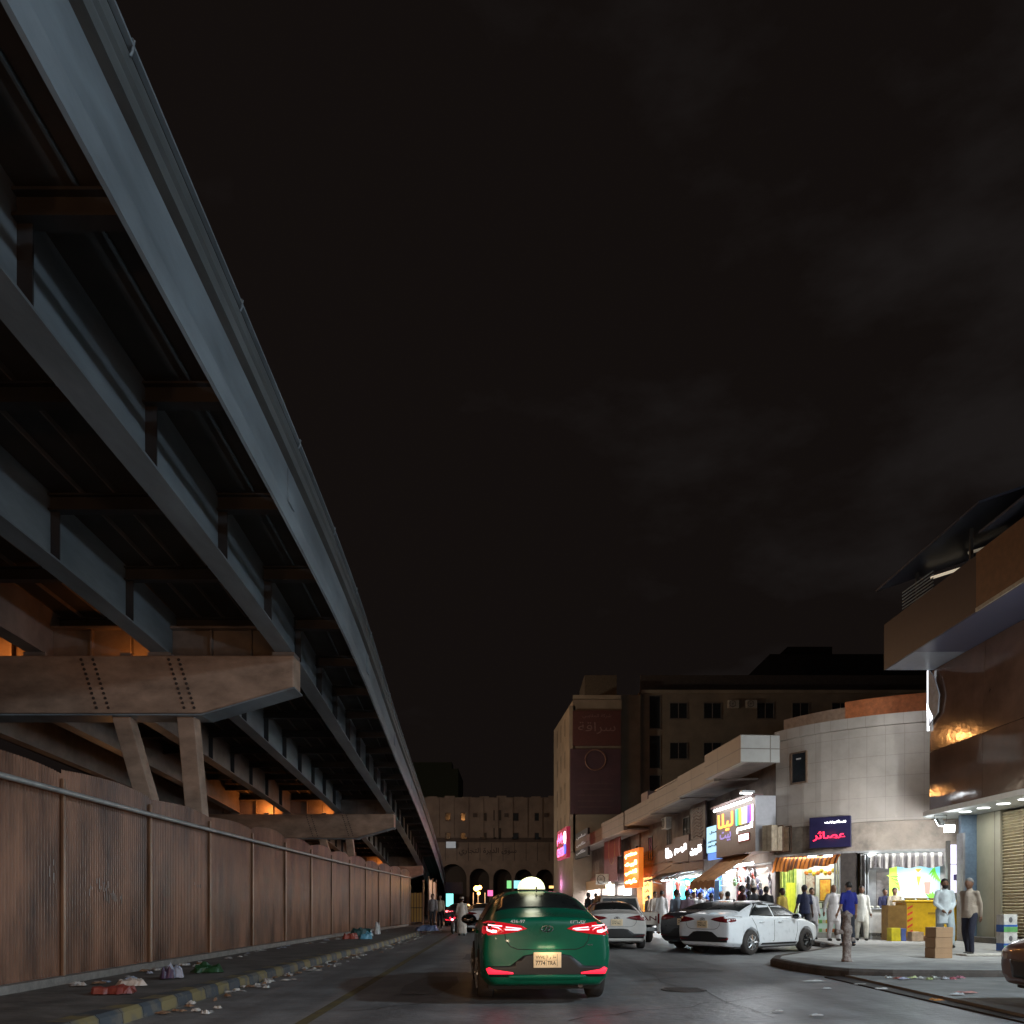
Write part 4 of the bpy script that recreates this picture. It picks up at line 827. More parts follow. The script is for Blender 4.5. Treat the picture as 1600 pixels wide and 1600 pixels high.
for k in range(4):
    for j in range(4):
        z = 8.2+3.0*j; yk = .6+2.7*k; f = box('window', -.1-.08*yk-.05, -.08*yk+.3, yk, yk+1.1, z, z+1.7, frame_dk, apt); box('pane', -.16-.08*yk, -.152-.08*yk, yk+.08, yk+1.02, z+.08, z+1.62, glass_dk, f)
box('side_pilaster', -.35, .2, -1.5, -1.1, 6, 19, ab2, apt)
def aptwin(px0, px1, yt, yb, Y_=0, mull=True):
    x0, x1, z0, z1 = ax(px0), ax(px1), zy(yb,75), zy(yt,75); bm = bmesh.new()
    add_box(bm, x0-.06, x0, Y_-.08, Y_, z0-.06, z1+.06); add_box(bm, x1, x1+.06, Y_-.08, Y_, z0-.06, z1+.06); add_box(bm, x0, x1, Y_-.081, Y_, z1, z1+.06); add_box(bm, x0-.1, x1+.1, Y_-.14, Y_, z0-.12, z0-.061)
    if mull: add_box(bm, (x0+x1)/2-.04, (x0+x1)/2+.04, Y_-.05, Y_, z0, z1)
    f = obj('window', bm, M('window frame grey', (.16,.15,.14), .6), apt); box('pane', x0, x1, Y_-.03, Y_-.004, z0, z1, glass_dk, f)
for yt, yb in ((1099,1122),(1161,1185),(1224,1247)):
    for a, b in ((1047,1073),(1100,1126),(1183,1208),(1238,1263),(1300,1326),(1360,1386)): aptwin(a, b, yt, yb)
for yt, yb in ((1088,1138),(1150,1200),(1212,1262)): aptwin(1015, 1031, yt, yb, 0, False)
for a in (1137, 1165): aircon((5.4+ax(a+8), 75, zy(1107,75)), 0, 'dark air conditioner box high on the apartment block, %s of two' % ('first' if a == 1137 else 'second'), 1.15)
for k, a in enumerate((1137, 1165)): bpy.data.objects[[o.name for o in bpy.data.objects if o.name.startswith('air_conditioner')][-1-(1-k)]]['label'] = 'dark air conditioner high on the apartment block, nearer the %s window' % ('second' if k == 0 else 'third')
def board(lab, px0, px1, yt, yb, Zb, m, name='billboard', dep=.2):
    t = thing(name, lab, 'sign', (((px0+px1)/2-800)/F*Zb, Zb, zy(yb, Zb)), 0); W = (px1-px0)/F*Zb; H = (yb-yt)/F*Zb
    box('panel', -W/2, W/2, 0, dep, 0, H, m, t); return t, W, H
t, W, H = board('unlit dark red billboard with one faint Arabic word, the upper one on the block end', 895, 970, 1110, 1165, 73.2, M('dark red print', (.085,.03,.028), .6, var=.2))
text('lettering', arabic('سراقة'), 1, M('faded letters', (.2,.13,.12), .6), t, (0, -.02, H*.5), fit=(W*.78, H*.34)); text('lettering', arabic('شركة الملابس'), 1, M('faded letters'), t, (0, -.02, H*.84), fit=(W*.6, H*.12))
t, W, H = board('unlit dark purple billboard with a faint ring, under the red one', 891, 970, 1170, 1272, 73.2, M('dark purple print', (.06,.03,.042), .6, var=.25, scale=.7))
bm = bmesh.new(); add_tube(bm, [(.9*cos(a), -.02, H*.83+.9*sin(a)) for a in np.linspace(0, 2*pi, 28)], .07, 5); obj('ring', bm, M('faded ring', (.16,.09,.07), .6), t)
for k in range(5): bm = bmesh.new(); add_box(bm, -W*.35, W*.35, -.03, -.002, H*(.1+.09*k), H*(.1+.09*k)+.12); obj('text_line', bm, M('faded line', (.075,.045,.05), .6), t)
# bright pink sign wrapped on the block's side
t = thing('neon_sign', 'bright pink red sign with white blue logo on the apartment block side', 'sign', (3.95, 70.5, 0), RZ)
pk = M('pink lit board', (.3,.02,.06), .5, var=0, emit=(.9,.02,.12), es=.16); H = 2.3
Z_ = 66; t.location = ((877.5-800)/F*Z_, Z_, zy(1342, Z_))
Wp = 5.2
box('panel', -Wp/2, Wp/2, 0, .3, 0, H*1.02, pk, t)
text('lettering', arabic('مجمع الرياض الطبي'), 1, EM('hot pink', (1,.12,.3), 3.5), t, (-.5, -.03, H*.7), fit=(Wp*.72, H*.4), off=.03)
text('lettering', 'CENTER', 1, EM('hot pink'), t, (-.5, -.03, H*.24), fit=(Wp*.72, H*.3), off=.03)
bm = bmesh.new(); add_ball(bm, (Wp*.4, -.06, H*.66), (.45,.08,.5)); obj('logo_top', bm, EM('white logo', (.95,.97,1), 3), t); bm = bmesh.new(); add_ball(bm, (Wp*.4, -.06, H*.28), (.45,.08,.4)); obj('logo_bottom', bm, EM('blue logo', (.08,.12,.9), 2), t)
lamp('lamp', 'AREA', (0,-.4,H*.4), 160, (1,.15,.35), t, target=(0,-4,-1), size=4, size_y=1.5)
# ================================================================== far arcaded building
far = thing('arcade_building', 'long dark beige building with round arches and dark writing at the street end', 'building', (-2, 115, 0))
fb = M('night arcade stone', (.165,.13,.11), .85, var=.25, scale=.5, bump=.2); fbd = M('dark arch void', (.035,.028,.024), .9, var=.2); fbs = M('dark seam', (.06,.045,.04), .9, var=.1)
def fx_(px): return (px-800)/F*115+2
zt = zy(1246,115)
box('upper_wall', -38, 14, 0, 10, zy(1312,115), zt, fb, far)
for k, px in enumerate(range(560, 870, 27)): box('crenel', fx_(px), fx_(px+15), -.01, .4, zt, zt+.08+.07*(k % 3), fb, far)
for k, px in enumerate(range(566, 870, 23)): box('pilaster', fx_(px), fx_(px)+.5, -.22, -.003, zy(1308,115), zt-.1, fb, far)
box('dark_band', -38, 14, -.1, 0, zy(1316,115), zy(1309,115), fbs, far)
# lower wall pierced by arches
arch_px = [(651,14),(707,22),(749,15.5),(785,14.5),(818,14),(851,14),(884,14)]
zb0, zs, ztop = 0, zy(1373,115), zy(1316,115)
xs_ = [-38]; 
for px, r in arch_px:
    x0, x1 = fx_(px-r), fx_(px+r); box('pier', xs_[-1], x0, 0, 1.5, 0, ztop, fb, far); R = (x1-x0)/2; xc = (x0+x1)/2; bm = bmesh.new(); rs = []
    for k in range(17):
        a = pi-pi*k/16; x = xc+R*cos(a); z = zs+R*sin(a)*1.05; rs.append([(x,0,z),(x,0,ztop),(x,1.5,ztop),(x,1.5,z)])
    rings(bm, rs); obj('arch', bm, fb, far); xs_.append(x1)
box('pier', xs_[-1], 14, 0, 1.5, 0, ztop, fb, far); box('arcade_back', -38, 14, 2.8, 3, 0, ztop, fbd, far)
for k, px in enumerate(range(660, 870, 18)): box('seam', fx_(px)-.04, fx_(px)+.04, -.03, -.002, zy(1345,115), zy(1317,115), fbs, far)
text('lettering', arabic('سوق الديرة التجاري'), 1, M('dark letters', (.03,.02,.02), .8), far, (fx_(762), -.04, zy(1331,115)), fit=(90/F*115, 13/F*115), off=.01)
for yt, yb in ((1271,1282),(1302,1311)):
    for px, w_ in ((700,7),(725,9),(755,9),(805,9),(840,8)):
        f = box('window', fx_(px-w_/2)-.08, fx_(px+w_/2)+.08, -.1, -.003, zy(yb,115)-.08, zy(yt,115)+.08, fbs, far); box('pane', fx_(px-w_/2), fx_(px+w_/2), -.12, -.103, zy(yb,115), zy(yt,115), glass_dk, f)
for px in (773, 781): box('slit_window', fx_(px-2), fx_(px+2), -.1, -.003, zy(1282,115), zy(1266,115), fbd, far); box('slit_window', fx_(px-2), fx_(px+2), -.1, -.003, zy(1311,115), zy(1294,115), fbd, far)
for px in (791, 853, 742): box('vent_box', fx_(px-3), fx_(px+3), -.3, -.003, zy(1277,115), zy(1271,115), fbs, far)
t, W, H = board('glimmering pale blue reflection panel on the arcade wall near the bridge edge', 697, 712, 1315, 1325, 113.8, EM('dim blue panel', (.35,.4,.45), .35), 'wall_panel', .1)  # a reflection drawn as a panel with its own dim glow
g2 = thing('green_building', 'plain dull green building block rising behind the arcade near the bridge edge', 'building', (-14, 150, 0)); box('wall', -12, (716-800)/F*150+14, 0, 15, 0, zy(1201,150), M('dull green render', (.075,.1,.07), .85, var=.1), g2)
bm = bmesh.new(); add_box(bm, -6, 3, 2, 6, zy(1201,150)+.0, zy(1201,150)+1.5); obj('roof_room', bm, M('dull green render'), g2)
for (px0, px1, yt, Zb, lab) in ((1203, 1500, 1022, 110, 'almost black tall block far behind the apartment block roof'),):
    t = thing('distant_block', lab, 'building', ((px0-800)/F*Zb, Zb, 0)); box('wall', 0, (px1-px0)/F*Zb, 0, 12, 0, zy(yt, Zb), M('near black wall', (.018,.018,.022), .9, var=.1), t); box('roof_room', 3, 9, 2, 6, zy(yt,Zb), zy(yt,Zb)+1.6, M('near black wall'), t)
# kiosk and signs at the street end
t, W, H = board('small turquoise lit kiosk front below a navy panel at the far end of the fence', 697, 708, 1396, 1416, 88, EM('turquoise light', (.25,.95,.85), 1.6), 'kiosk', .3); box('awning_box', -W/2-.1, W/2+1, -.1, .3, H+.02, H+1.2, M('navy panel', (.03,.04,.07), .6), t); box('counter', -W/2, W/2, -.2, .3, -.45, -.01, frame_dk, t)
t['category'] = 'kiosk'; t.location.z = 1.25; 
t, W, H = board('small green lit sign on the arcade just beside the taxi roof light', 792, 799, 1376, 1388, 100, EM('green sign', (.25,.8,.3), .9), 'shop_sign'); t, W, H = board('cyan and white lit shop sign on the arcade behind the taxi roof light', 803, 818, 1376, 1388, 100, EM('cyan sign', (.3,.85,1), 1.3), 'shop_sign')
t, W, H = board('small amber lit sign at the arcade end beside the purple lit shop', 858, 865, 1384, 1388, 100, EM('amber small', (1,.6,.2), 1.6), 'shop_sign')
t, W, H = board('round pink lit sign low on the arcade beside the street lamp', 762, 770, 1391, 1400, 90, EM('pink glow', (1,.15,.4), 1.6), 'shop_sign')
# street lamp with amber globes
t = thing('street_lamp', 'street lamp with three amber glowing globes on pale posts in front of the arcade', 'street lamp', (-2.45, 60, 0))
for x in (-.35, .0, .5): bm = bmesh.new(); add_tube(bm, [(x,0,0),(x,0,2.25)], .04, 8); obj('post', bm, M('pale post', (.5,.47,.42), .5), t)
for x, z, r in ((-.12,2.55,.2),(.12,2.62,.16),(.05,2.2,.12)): bm = bmesh.new(); add_ball(bm, (x,0,z), r); obj('globe', bm, EM('amber globe', (1,.5,.12), 10), t, True)
lamp('lamp', 'POINT', (0,-.6,2.9), 220, (1,.5,.18), t, size=.3)
# ================================================================== cars
tyre_m = M('tyre rubber', (.045,.038,.034), .8, var=.3, scale=8, bump=.3); blackp = M('black plastic', (.014,.013,.013), .45, var=.15); chrome = M('chrome', (.6,.6,.6), .15, metal=1, var=0)
cglass = M('car window glass', (.014,.017,.017), .3, var=.3, scale=4, spec=.45); seam_m = M('panel gap', (.012,.012,.012), .7, var=0); alloy = M('alloy wheel', (.42,.43,.44), .3, metal=.7, var=.1)
plate_y = M('number plate', (.85,.66,.42), .45, var=.08); ink = M('plate ink', (.01,.01,.01), .5, var=0)
red_off = M('red lens unlit', (.16,.008,.01), .12, var=.1, spec=.8); red_dim = M('red lens lit', (.3,.005,.01), .15, var=0, emit=(1,.015,.03), es=.42); red_hot = EM('brake light', (1,.22,.25), 7); red_mid = EM('red glow', (1,.02,.05), 1.6)
amber_w = M('clear lens', (.4,.4,.4), .1, var=0)
under = M('underbody', (.02,.018,.017), .8, var=.3)
S_SEDAN = [ # y,(wb,zb),(ws,zs),(wm,zm),(wsh,zsh),(wg,zg),(wr,zr),zt
 (0.00,(.60,.30),(.72,.36),(.79,.52),(.76,.86),(.66,.97),(.42,1.01),1.02),
 (.05,(.70,.24),(.82,.34),(.885,.60),(.835,.92),(.72,1.03),(.45,1.065),1.075),
 (.30,(.76,.20),(.87,.31),(.905,.66),(.865,.95),(.74,1.055),(.47,1.085),1.095),
 (.62,(.78,.19),(.885,.30),(.90,.68),(.875,.965),(.74,1.08),(.56,1.125),1.135),
 (1.05,(.78,.19),(.885,.30),(.90,.68),(.88,.975),(.745,1.14),(.605,1.27),1.30),
 (1.60,(.78,.19),(.885,.30),(.90,.68),(.885,.965),(.75,1.19),(.60,1.385),1.425),
 (2.30,(.78,.19),(.885,.30),(.90,.68),(.885,.945),(.75,1.19),(.60,1.415),1.455),
 (2.90,(.78,.19),(.885,.30),(.90,.68),(.885,.925),(.75,1.15),(.585,1.36),1.41),
 (3.40,(.78,.19),(.885,.30),(.90,.66),(.885,.905),(.76,1.01),(.62,1.10),1.145),
 (3.80,(.77,.20),(.88,.31),(.895,.63),(.87,.86),(.74,.93),(.52,.965),.975),
 (4.25,(.70,.21),(.82,.32),(.86,.56),(.82,.77),(.68,.83),(.42,.86),.87),
 (4.52,(.58,.24),(.70,.33),(.76,.50),(.72,.68),(.58,.74),(.36,.76),.765),
 (4.60,(.44,.28),(.56,.35),(.62,.48),(.58,.62),(.46,.67),(.28,.69),.695)]
def car_body(S, kx=1, ky=1, kz=1, wheels=((.98,.335),(3.70,.335))):
    bm = bmesh.new(); rs = []
    for y, b, s, m, sh, g, r, zt in S:
        half = [(0, b[1]), b, s, m, sh, g, r, (0, zt)]
        ring = [Vector((x*kx, y*ky, z*kz)) for x, z in half] + [Vector((-x*kx, y*ky, z*kz)) for x, z in half[-2:0:-1]]
        rs.append(ring)
    L = rings(bm, rs)
    cl = bm.edges.layers.float.new('crease_edge')
    for ring in L:
        for a, b in zip(ring, ring[1:]): pass
    for i in (4, 10):   # shoulder line
        for a, b in zip(L, L[1:]):
            e = bm.edges.get((a[i], b[i])); e[cl] = .45
    for i in (1, 2, 12, 13):
        for a, b in zip(L, L[1:]):
            e = bm.edges.get((a[i], b[i])); 
            if e: e[cl] = .5
    for ring in (L[1],):
        for i in range(len(ring)): e = bm.edges.get((ring[i], ring[(i+1) % len(ring)])); e[cl] = .25
    me = bpy.data.meshes.new('tmp'); bmesh.ops.recalc_face_normals(bm, faces=bm.faces); bm.to_mesh(me); bm.free()
    o = bpy.data.objects.new('tmp', me); COL.objects.link(o); s = o.modifiers.new('s', 'SUBSURF'); s.levels = 3; s.render_levels = 3
    cut = []
    for wy, wr in wheels:
        cb = bmesh.new(); add_lathe(cb, [(wr*kz*1.16, -1.1*kx), (wr*kz*1.16, 1.1*kx)], 32, (0, wy*ky, wr*kz*.97), 'x'); 
        cm = bpy.data.meshes.new('c'); bmesh.ops.recalc_face_normals(cb, faces=cb.faces); cb.to_mesh(cm); cb.free(); c = bpy.data.objects.new('c', cm); COL.objects.link(c); cut.append(c)
        md = o.modifiers.new('b', 'BOOLEAN'); md.object = c; md.operation = 'DIFFERENCE'; md.solver = 'EXACT'
    dg = bpy.context.evaluated_depsgraph_get(); dg.update(); ev = o.evaluated_get(dg); out = bpy.data.meshes.new_from_object(ev)
    # tree without the wheel cuts for seating trim
    for md in list(o.modifiers)[1:]: o.modifiers.remove(md)
    dg.update(); ev2 = o.evaluated_get(bpy.context.evaluated_depsgraph_get()); t2 = bpy.data.meshes.new_from_object(ev2)
    tree = BVHTree.FromPolygons([v.co.copy() for v in t2.vertices], [tuple(p.vertices) for p in t2.polygons])
    for c in cut+[o]: bpy.data.objects.remove(c)
    for p in out.polygons: p.use_smooth = True
    return out, tree
def conform(name, poly, axis, tree, m, parent, off=.004, grid=.05, thick=.012, side=1, K=(1,1,1)):
    """lays a thin piece with the outline poly onto the body. axis: 'rear' (x,z), 'side' (y,z), 'top' (x,y), 'front' (x,z)"""
    pts = [Vector(p) for p in poly]; bd = []
    for a, b in zip(pts, pts[1:]+pts[:1]):
        n = max(1, int((b-a).length/grid)); bd += [a+(b-a)*k/n for k in range(n)]
    x0, x1 = min(p.x for p in bd), max(p.x for p in bd); y0, y1 = min(p.y for p in bd), max(p.y for p in bd)
    def inside(q):
        c = False
        for a, b in zip(bd, bd[1:]+bd[:1]):
            if (a.y > q.y) != (b.y > q.y) and q.x < (b.x-a.x)*(q.y-a.y)/(b.y-a.y)+a.x: c = not c
        return c
    V = list(bd); g = x0+grid*.5
    while g < x1:
        h = y0+grid*.5
        while h < y1:
            q = Vector((g, h))
            if inside(q) and min((q-b).length for b in bd) > grid*.35: V.append(q)
            h += grid
        g += grid
    nb = len(bd); vs, es, fs, *_ = delaunay_2d_cdt(V, [(i, (i+1) % nb) for i in range(nb)], [list(range(nb))], 1, 1e-5)
    P = []
    for v in vs:
        if axis == 'rear': o_, d = Vector((v.x*K[0], -2, v.y*K[2])), Vector((0,1,0))
        elif axis == 'front': o_, d = Vector((v.x*K[0], 8, v.y*K[2])), Vector((0,-1,0))
        elif axis == 'top': o_, d = Vector((v.x*K[0], v.y*K[1], 4)), Vector((0,0,-1))
        else: o_, d = Vector((3*side, v.x*K[1], v.y*K[2])), Vector((-side,0,0))
        h = tree.ray_cast(o_, d)
        if h[0] is None: h = tree.find_nearest(o_+d*2); 
        P.append((h[0], -d, h[1]))
    bm = bmesh.new(); A = []; B = []
    for p, d, n in P:
        n = n if n.dot(d) > 0 else -n; n = (n+d*.3).normalized(); A.append(bm.verts.new(p+n*off)); B.append(bm.verts.new(p+n*off-n*thick))
    cnt = {}
    for f in fs:
        try: bm.faces.new([A[i] for i in f])
        except ValueError: continue
        for a, b in zip(f, f[1:]+f[:1]): cnt[(a, b)] = 1
    for (a, b) in list(cnt):
        if (b, a) not in cnt:
            try: bm.faces.new((A[b], A[a], B[a], B[b]))
            except ValueError: pass
    for v in [v for v in bm.verts if not v.link_faces]: bm.verts.remove(v)
    me = bpy.data.meshes.new(name); bm.to_mesh(me); bm.free(); me.materials.append(m)
    o = bpy.data.objects.new(name, me); COL.objects.link(o); o.parent = parent
    for p in me.polygons: p.use_smooth = True
    # consistent normals facing outwards
    return o
def strip(pts, w):
    """outline of a narrow band along a polyline"""
    pts = [Vector(p) for p in pts]; L, R = [], []
    for i, p in enumerate(pts):
        d = (pts[min(i+1, len(pts)-1)]-pts[max(i-1, 0)]).normalized(); n = Vector((-d.y, d.x))*w/2; L.append(p+n); R.append(p-n)
    return [tuple(v) for v in L+R[::-1]]
def mir(poly): return [(-x, y) for x, y in poly][::-1]
def wheel(parent, x, y, r, wdt=.2, rim=alloy, spokes=8, steel_rim=False):
    s = 1 if x > 0 else -1
    bm = bmesh.new(); add_lathe(bm, [(r*.62,-wdt/2),(r*.93,-wdt/2),(r,-wdt*.38),(r,wdt*.38),(r*.93,wdt/2),(r*.62,wdt/2)], 32, (0,0,0), 'x')
    t = obj('tyre', bm, tyre_m, None, True)
    e = bpy.data.objects.new('wheel', None); COL.objects.link(e); e.parent = parent; e.location = (x, y, r); t.parent = e
    bm = bmesh.new(); add_lathe(bm, [(r*.6, s*wdt*.49), (r*.6, s*wdt*.505)], 28, (0,0,0), 'x')
    xo = s*wdt*.515
    for k in range(spokes):
        a = 2*pi*k/spokes; p0 = Vector((xo+.012*s, .05*cos(a), .05*sin(a))); p1 = Vector((xo, r*.62*cos(a), r*.62*sin(a)))
        add_tube(bm, [p0, p1], [.028, .02] if not steel_rim else [.05, .045], 6)
    add_lathe(bm, [(.055, xo-.03), (.055, xo+.02*s)] if s > 0 else [(.055, xo-.02), (.055, xo+.03)], 14, (0,0,0), 'x')
    obj('rim', bm, rim, e); bm = bmesh.new(); [bmesh.ops.create_uvsphere(bm, u_segments=8, v_segments=6, radius=.045, matrix=Matrix.Translation((s*wdt*.5, r*.42*cos(2*pi*(k+.5)/spokes), r*.42*sin(2*pi*(k+.5)/spokes))) @ Matrix.Diagonal((.25,1,1,1))) for k in range(spokes)]; obj('rim_slots', bm, blackp, e); bm = bmesh.new(); add_lathe(bm, [(r*.63,-.01),(r*.63,.01)], 24, (0,0,0), 'x'); obj('brake_shadow_disc', bm, blackp, e); return e
def saudi_plate(parent, loc, sc_=1, rx=0):
    e = bpy.data.objects.new('number_plate', None); COL.objects.link(e); e.parent = parent; e.location = loc; e.rotation_euler = (rx, 0, 0); e.scale = (sc_,)*3
    box('plate', -.18, .18, -.008, 0, -.1, .1, plate_y, e, bevel=.004)
    return e
def sedan(name, label, loc, heading, paint, lit=False, cat='car', group=None, K=(1,1,1), detail=2, brand='oval', rimm=None, steel_front=False, cab=None):
    """heading: angle clockwise from straight ahead; loc: rear bumper centre on the ground"""
    t = thing(name, label, cat, (loc[0], loc[1], loc[2] if len(loc) > 2 else 0), -heading, group)
    key = K
    if key not in sedan.cache: sedan.cache[key] = car_body(S_SEDAN, *K)
    me, tree = sedan.cache[key]; me = me.copy(); me.materials.clear(); me.materials.append(paint); me.name = 'body'
    b = bpy.data.objects.new('body', me); COL.objects.link(b); b.parent = t
    C = lambda n, poly, ax, m, **kw: conform(n, poly, ax, tree, m, t, K=K, **kw)
    C('rear_window', [(-.66,.74),(.66,.74),(.63,.9),(.53,1.5),(.2,1.56),(-.2,1.56),(-.53,1.5),(-.63,.9)], 'top', cglass, grid=.09)
    C('windscreen', [(-.64,3.36),(-.56,2.84),(-.2,2.78),(.2,2.78),(.56,2.84),(.64,3.36),(.2,3.5),(-.2,3.5)], 'top', cglass, grid=.11)
    sw = [(.98,1.03),(1.28,1.20),(1.62,1.33),(2.0,1.375),(2.04,1.375),(2.04,1.0)]; fw = [(2.10,1.0),(2.10,1.378),(2.45,1.365),(2.8,1.27),(3.2,1.06),(3.25,.99)]
    for s in (-1, 1):
        C('window', sw, 'side', cglass, side=s, grid=.09); C('window', fw, 'side', cglass, side=s, grid=.09)
    if detail > 1:
        for s in (-1, 1):
            C('window_trim', strip([(.96,1.01),(1.26,1.205),(1.6,1.345),(2.05,1.395),(2.45,1.38),(2.82,1.285),(3.28,1.02)], .022), 'side', blackp, side=s, off=.006, grid=.09)
            for ln in ([(2.07,.98),(2.07,.36),(2.02,.33)], [(1.02,.97),(1.2,.75),(1.33,.45),(1.36,.33)], [(3.2,.93),(3.22,.6),(3.12,.33)]): C('door_seam', strip(ln, .012), 'side', seam_m, side=s, off=.002, grid=.08)
            C('sill_trim', strip([(1.5,.27),(3.2,.27)], .05), 'side', blackp, side=s, off=.004, grid=.1)
            for hy in (1.35, 2.25): C('door_handle', [(hy,.83),(hy+.2,.84),(hy+.2,.875),(hy,.865)], 'side', paint, side=s, off=.035, thick=.035, grid=.06)
    for s in (-1, 1):   # mirrors
        bm = bmesh.new(); add_ball(bm, (s*1.0*K[0], 3.02*K[1], 1.0*K[2]), (.13,.07,.085), 14, 10); add_box(bm, min(s*.85,s*.95)*K[0], max(s*.85,s*.95)*K[0], 2.98*K[1], 3.04*K[1], .95*K[2], .99*K[2]); o = obj('mirror', bm, paint if not lit else blackp, t, True)
        bm = bmesh.new(); add_ball(bm, (s*1.0*K[0], 2.955*K[1], 1.0*K[2]), (.11,.015,.07), 14, 8); obj('mirror_glass', bm, M('mirror glass', (.05,.05,.055), .05, metal=1, var=0), o, True)
    # rear lamps, bumper, seams
    lampm = red_dim if lit else red_off
    tl = [(.27,.925),(.36,.965),(.60,1.0),(.78,1.015),(.845,.99),(.84,.885),(.80,.845),(.58,.862),(.40,.89)]
    for sg in (0, 1):
        f = mir if sg else (lambda p: p); s = -1 if sg else 1
        o = C('tail_light', f(tl), 'rear', lampm, grid=.06, off=.006)
        o2 = C('tail_light', [(.03,.95),(.30,.955),(.34,.93),(.30,.875),(.03,.85)], 'side', lampm, side=s, grid=.06, off=.006)
        if lit:
            for pl in ([(.34,.918),(.56,.94),(.56,.95),(.36,.932)], [(.40,.905),(.57,.908),(.57,.922),(.36,.915)], [(.61,.952),(.79,.962),(.79,.972),(.61,.962)], [(.68,.905),(.72,.91),(.81,.945),(.81,.90),(.74,.875),(.68,.88)], [(.61,.905),(.66,.93),(.75,.95),(.66,.942)]):
                q = C('light_bar', f(pl), 'rear', red_hot, grid=.05, off=.011)
        C('reflector', f([(.46,.392),(.80,.40),(.82,.455),(.79,.462),(.77,.425)] if not lit else [(.46,.375),(.79,.375),(.82,.44),(.78,.46),(.72,.43),(.46,.395)]), 'rear', red_mid if lit else red_off, grid=.06, off=.013)
        C('trunk_seam', f(strip([(.575,.86),(.555,.78),(.50,.71),(.40,.675),(.0,.668)], .009)), 'rear', seam_m, grid=.07, off=.002)
        C('boot_seam', f(strip([(.60,.99),(.66,1.01),(.70,1.04)], .009)), 'rear', seam_m, grid=.05, off=.002)
    C('rear_lower_bumper', [(-.78,.34),(-.80,.47),(-.50,.475),(-.32,.60),(-.18,.62),(.18,.62),(.32,.60),(.50,.475),(.80,.47),(.78,.34)], 'rear', blackp, grid=.07, off=.005)
    if lit: C('lower_lip', [(-.55,.34),(-.50,.365),(.50,.365),(.55,.34),(.42,.3),(-.42,.3)], 'rear', paint, grid=.07, off=.012)
    rr = tree.ray_cast(Vector((0,-2,.53*K[2])), Vector((0,1,0)))[0].y
    pl = saudi_plate(t, (0, rr-.012, (.545 if lit else .80)*K[2]) if lit else (0, tree.ray_cast(Vector((0,-2,.80*K[2])), Vector((0,1,0)))[0].y-.012, .80*K[2]), 1.0 if lit else .95)
    for s, x, z, w_, h_ in (('\u0667\u0667\u0667\u0664',-.09,.035,.12,.045), (arabic('ا')+' '+arabic('ر')+' '+arabic('ط'),.055,.035,.11,.05), ('7774',-.09,-.038,.12,.055), ('TRA',.055,-.038,.11,.05)):
        text('lettering', s, 1, ink, pl, (x, -.0095, z), ext=.001, fit=(w_, h_), off=.012)
    box('plate_line', -.018, -.014, -.0105, -.0085, -.07, .07, ink, pl); box('plate_line', .125, .129, -.0105, -.0085, -.08, .08, ink, pl); box('plate_line', -.165, .125, -.0106, -.0086, -.002, .001, ink, pl)
    # emblem: slanted H in an oval
    ry = tree.ray_cast(Vector((0,-2,.93*K[2])), Vector((0,1,0)))[0].y; bm = bmesh.new(); add_tube(bm, [(.075*cos(a), 0, .04*sin(a)) for a in np.linspace(0, 2*pi, 22)], .006, 5)
    if brand == 'oval': add_tube(bm, [(-.035,0,-.028),(-.012,0,.03)], .007, 5); add_tube(bm, [(.012,0,-.03),(.035,0,.028)], .007, 5); add_tube(bm, [(-.024,0,-.004),(.024,0,.004)], .006, 5)
    obj('emblem', bm, chrome, t, loc=(0, ry-.01, .925*K[2]))
    bm = bmesh.new(); add_prism(bm, [(-.02,.9,1.385),(.02,.9,1.385),(.012,.75,1.49),(-.012,.75,1.49)], (0,.05,0)) if False else add_prism(bm, [(-.008,1.55*K[1],1.41*K[2]),(-.008,1.42*K[1],1.47*K[2]),(-.008,1.40*K[1],1.455*K[2]),(-.008,1.38*K[1],1.39*K[2])], (.016,0,0)); obj('antenna', bm, blackp, t)
    # front
    for sg in (0, 1):
        f = mir if sg else (lambda p: p); C('headlight', f([(.42,.62),(.66,.66),(.72,.60),(.60,.54),(.44,.56)]), 'front', M('headlight glass', (.5,.5,.5), .1, var=0), grid=.07)
    C('front_grille', [(-.36,.56),(.36,.56),(.30,.34),(-.30,.34)], 'front', blackp, grid=.08)
    box('underbody', -.78*K[0], .78*K[0], .35, 4.3*K[1], .17, .3, under, t); bm = bmesh.new(); add_tube(bm, [(.45,.12,.24),(.45,.7,.24)], .035, 8); add_ball(bm, (.3,.6,.24), (.28,.2,.08)); obj('exhaust', bm, M('exhaust steel', (.12,.1,.09), .6, metal=.5), t)
    for i, y in enumerate((.98, 3.70)):
        for s in (-1, 1): wheel(t, s*.80*K[0], y*K[1], .325*K[2], .215, rim=(blackp if (i == 1 and steel_front) else (rimm or alloy)), steel_rim=(i == 1 and steel_front))
    return t, tree
sedan.cache = {}
green = M('taxi green paint', (.003,.125,.068), .3, var=.12, scale=1.5, coat=.12, spec=.22)
wpaint = M('white car paint', (.8,.82,.84), .3, var=.04, coat=.6); dpaint = M('dark grey car paint', (.035,.035,.042), .3, var=.1, coat=.6); spaint = M('warm white car paint', (.62,.58,.54), .35, var=.05, coat=.5)
taxi, tt = sedan('taxi', 'green taxi sedan with glowing white roof light and lit brake lights', (.455, 10.72), radians(-4.0), green, lit=True, cat='taxi', K=(.955,1,1.06))
bm = bmesh.new(); add_lathe(bm, [(.225,0),(.22,.05),(.195,.11),(.15,.16),(.08,.195),(.01,.205)], 24); rl = obj('roof_light', bm, EM('taxi roof glow', (1,1,.52), 1.6), taxi, True, loc=(-.02, 2.0, 1.525)); rl.scale = (.93,.6,.95)
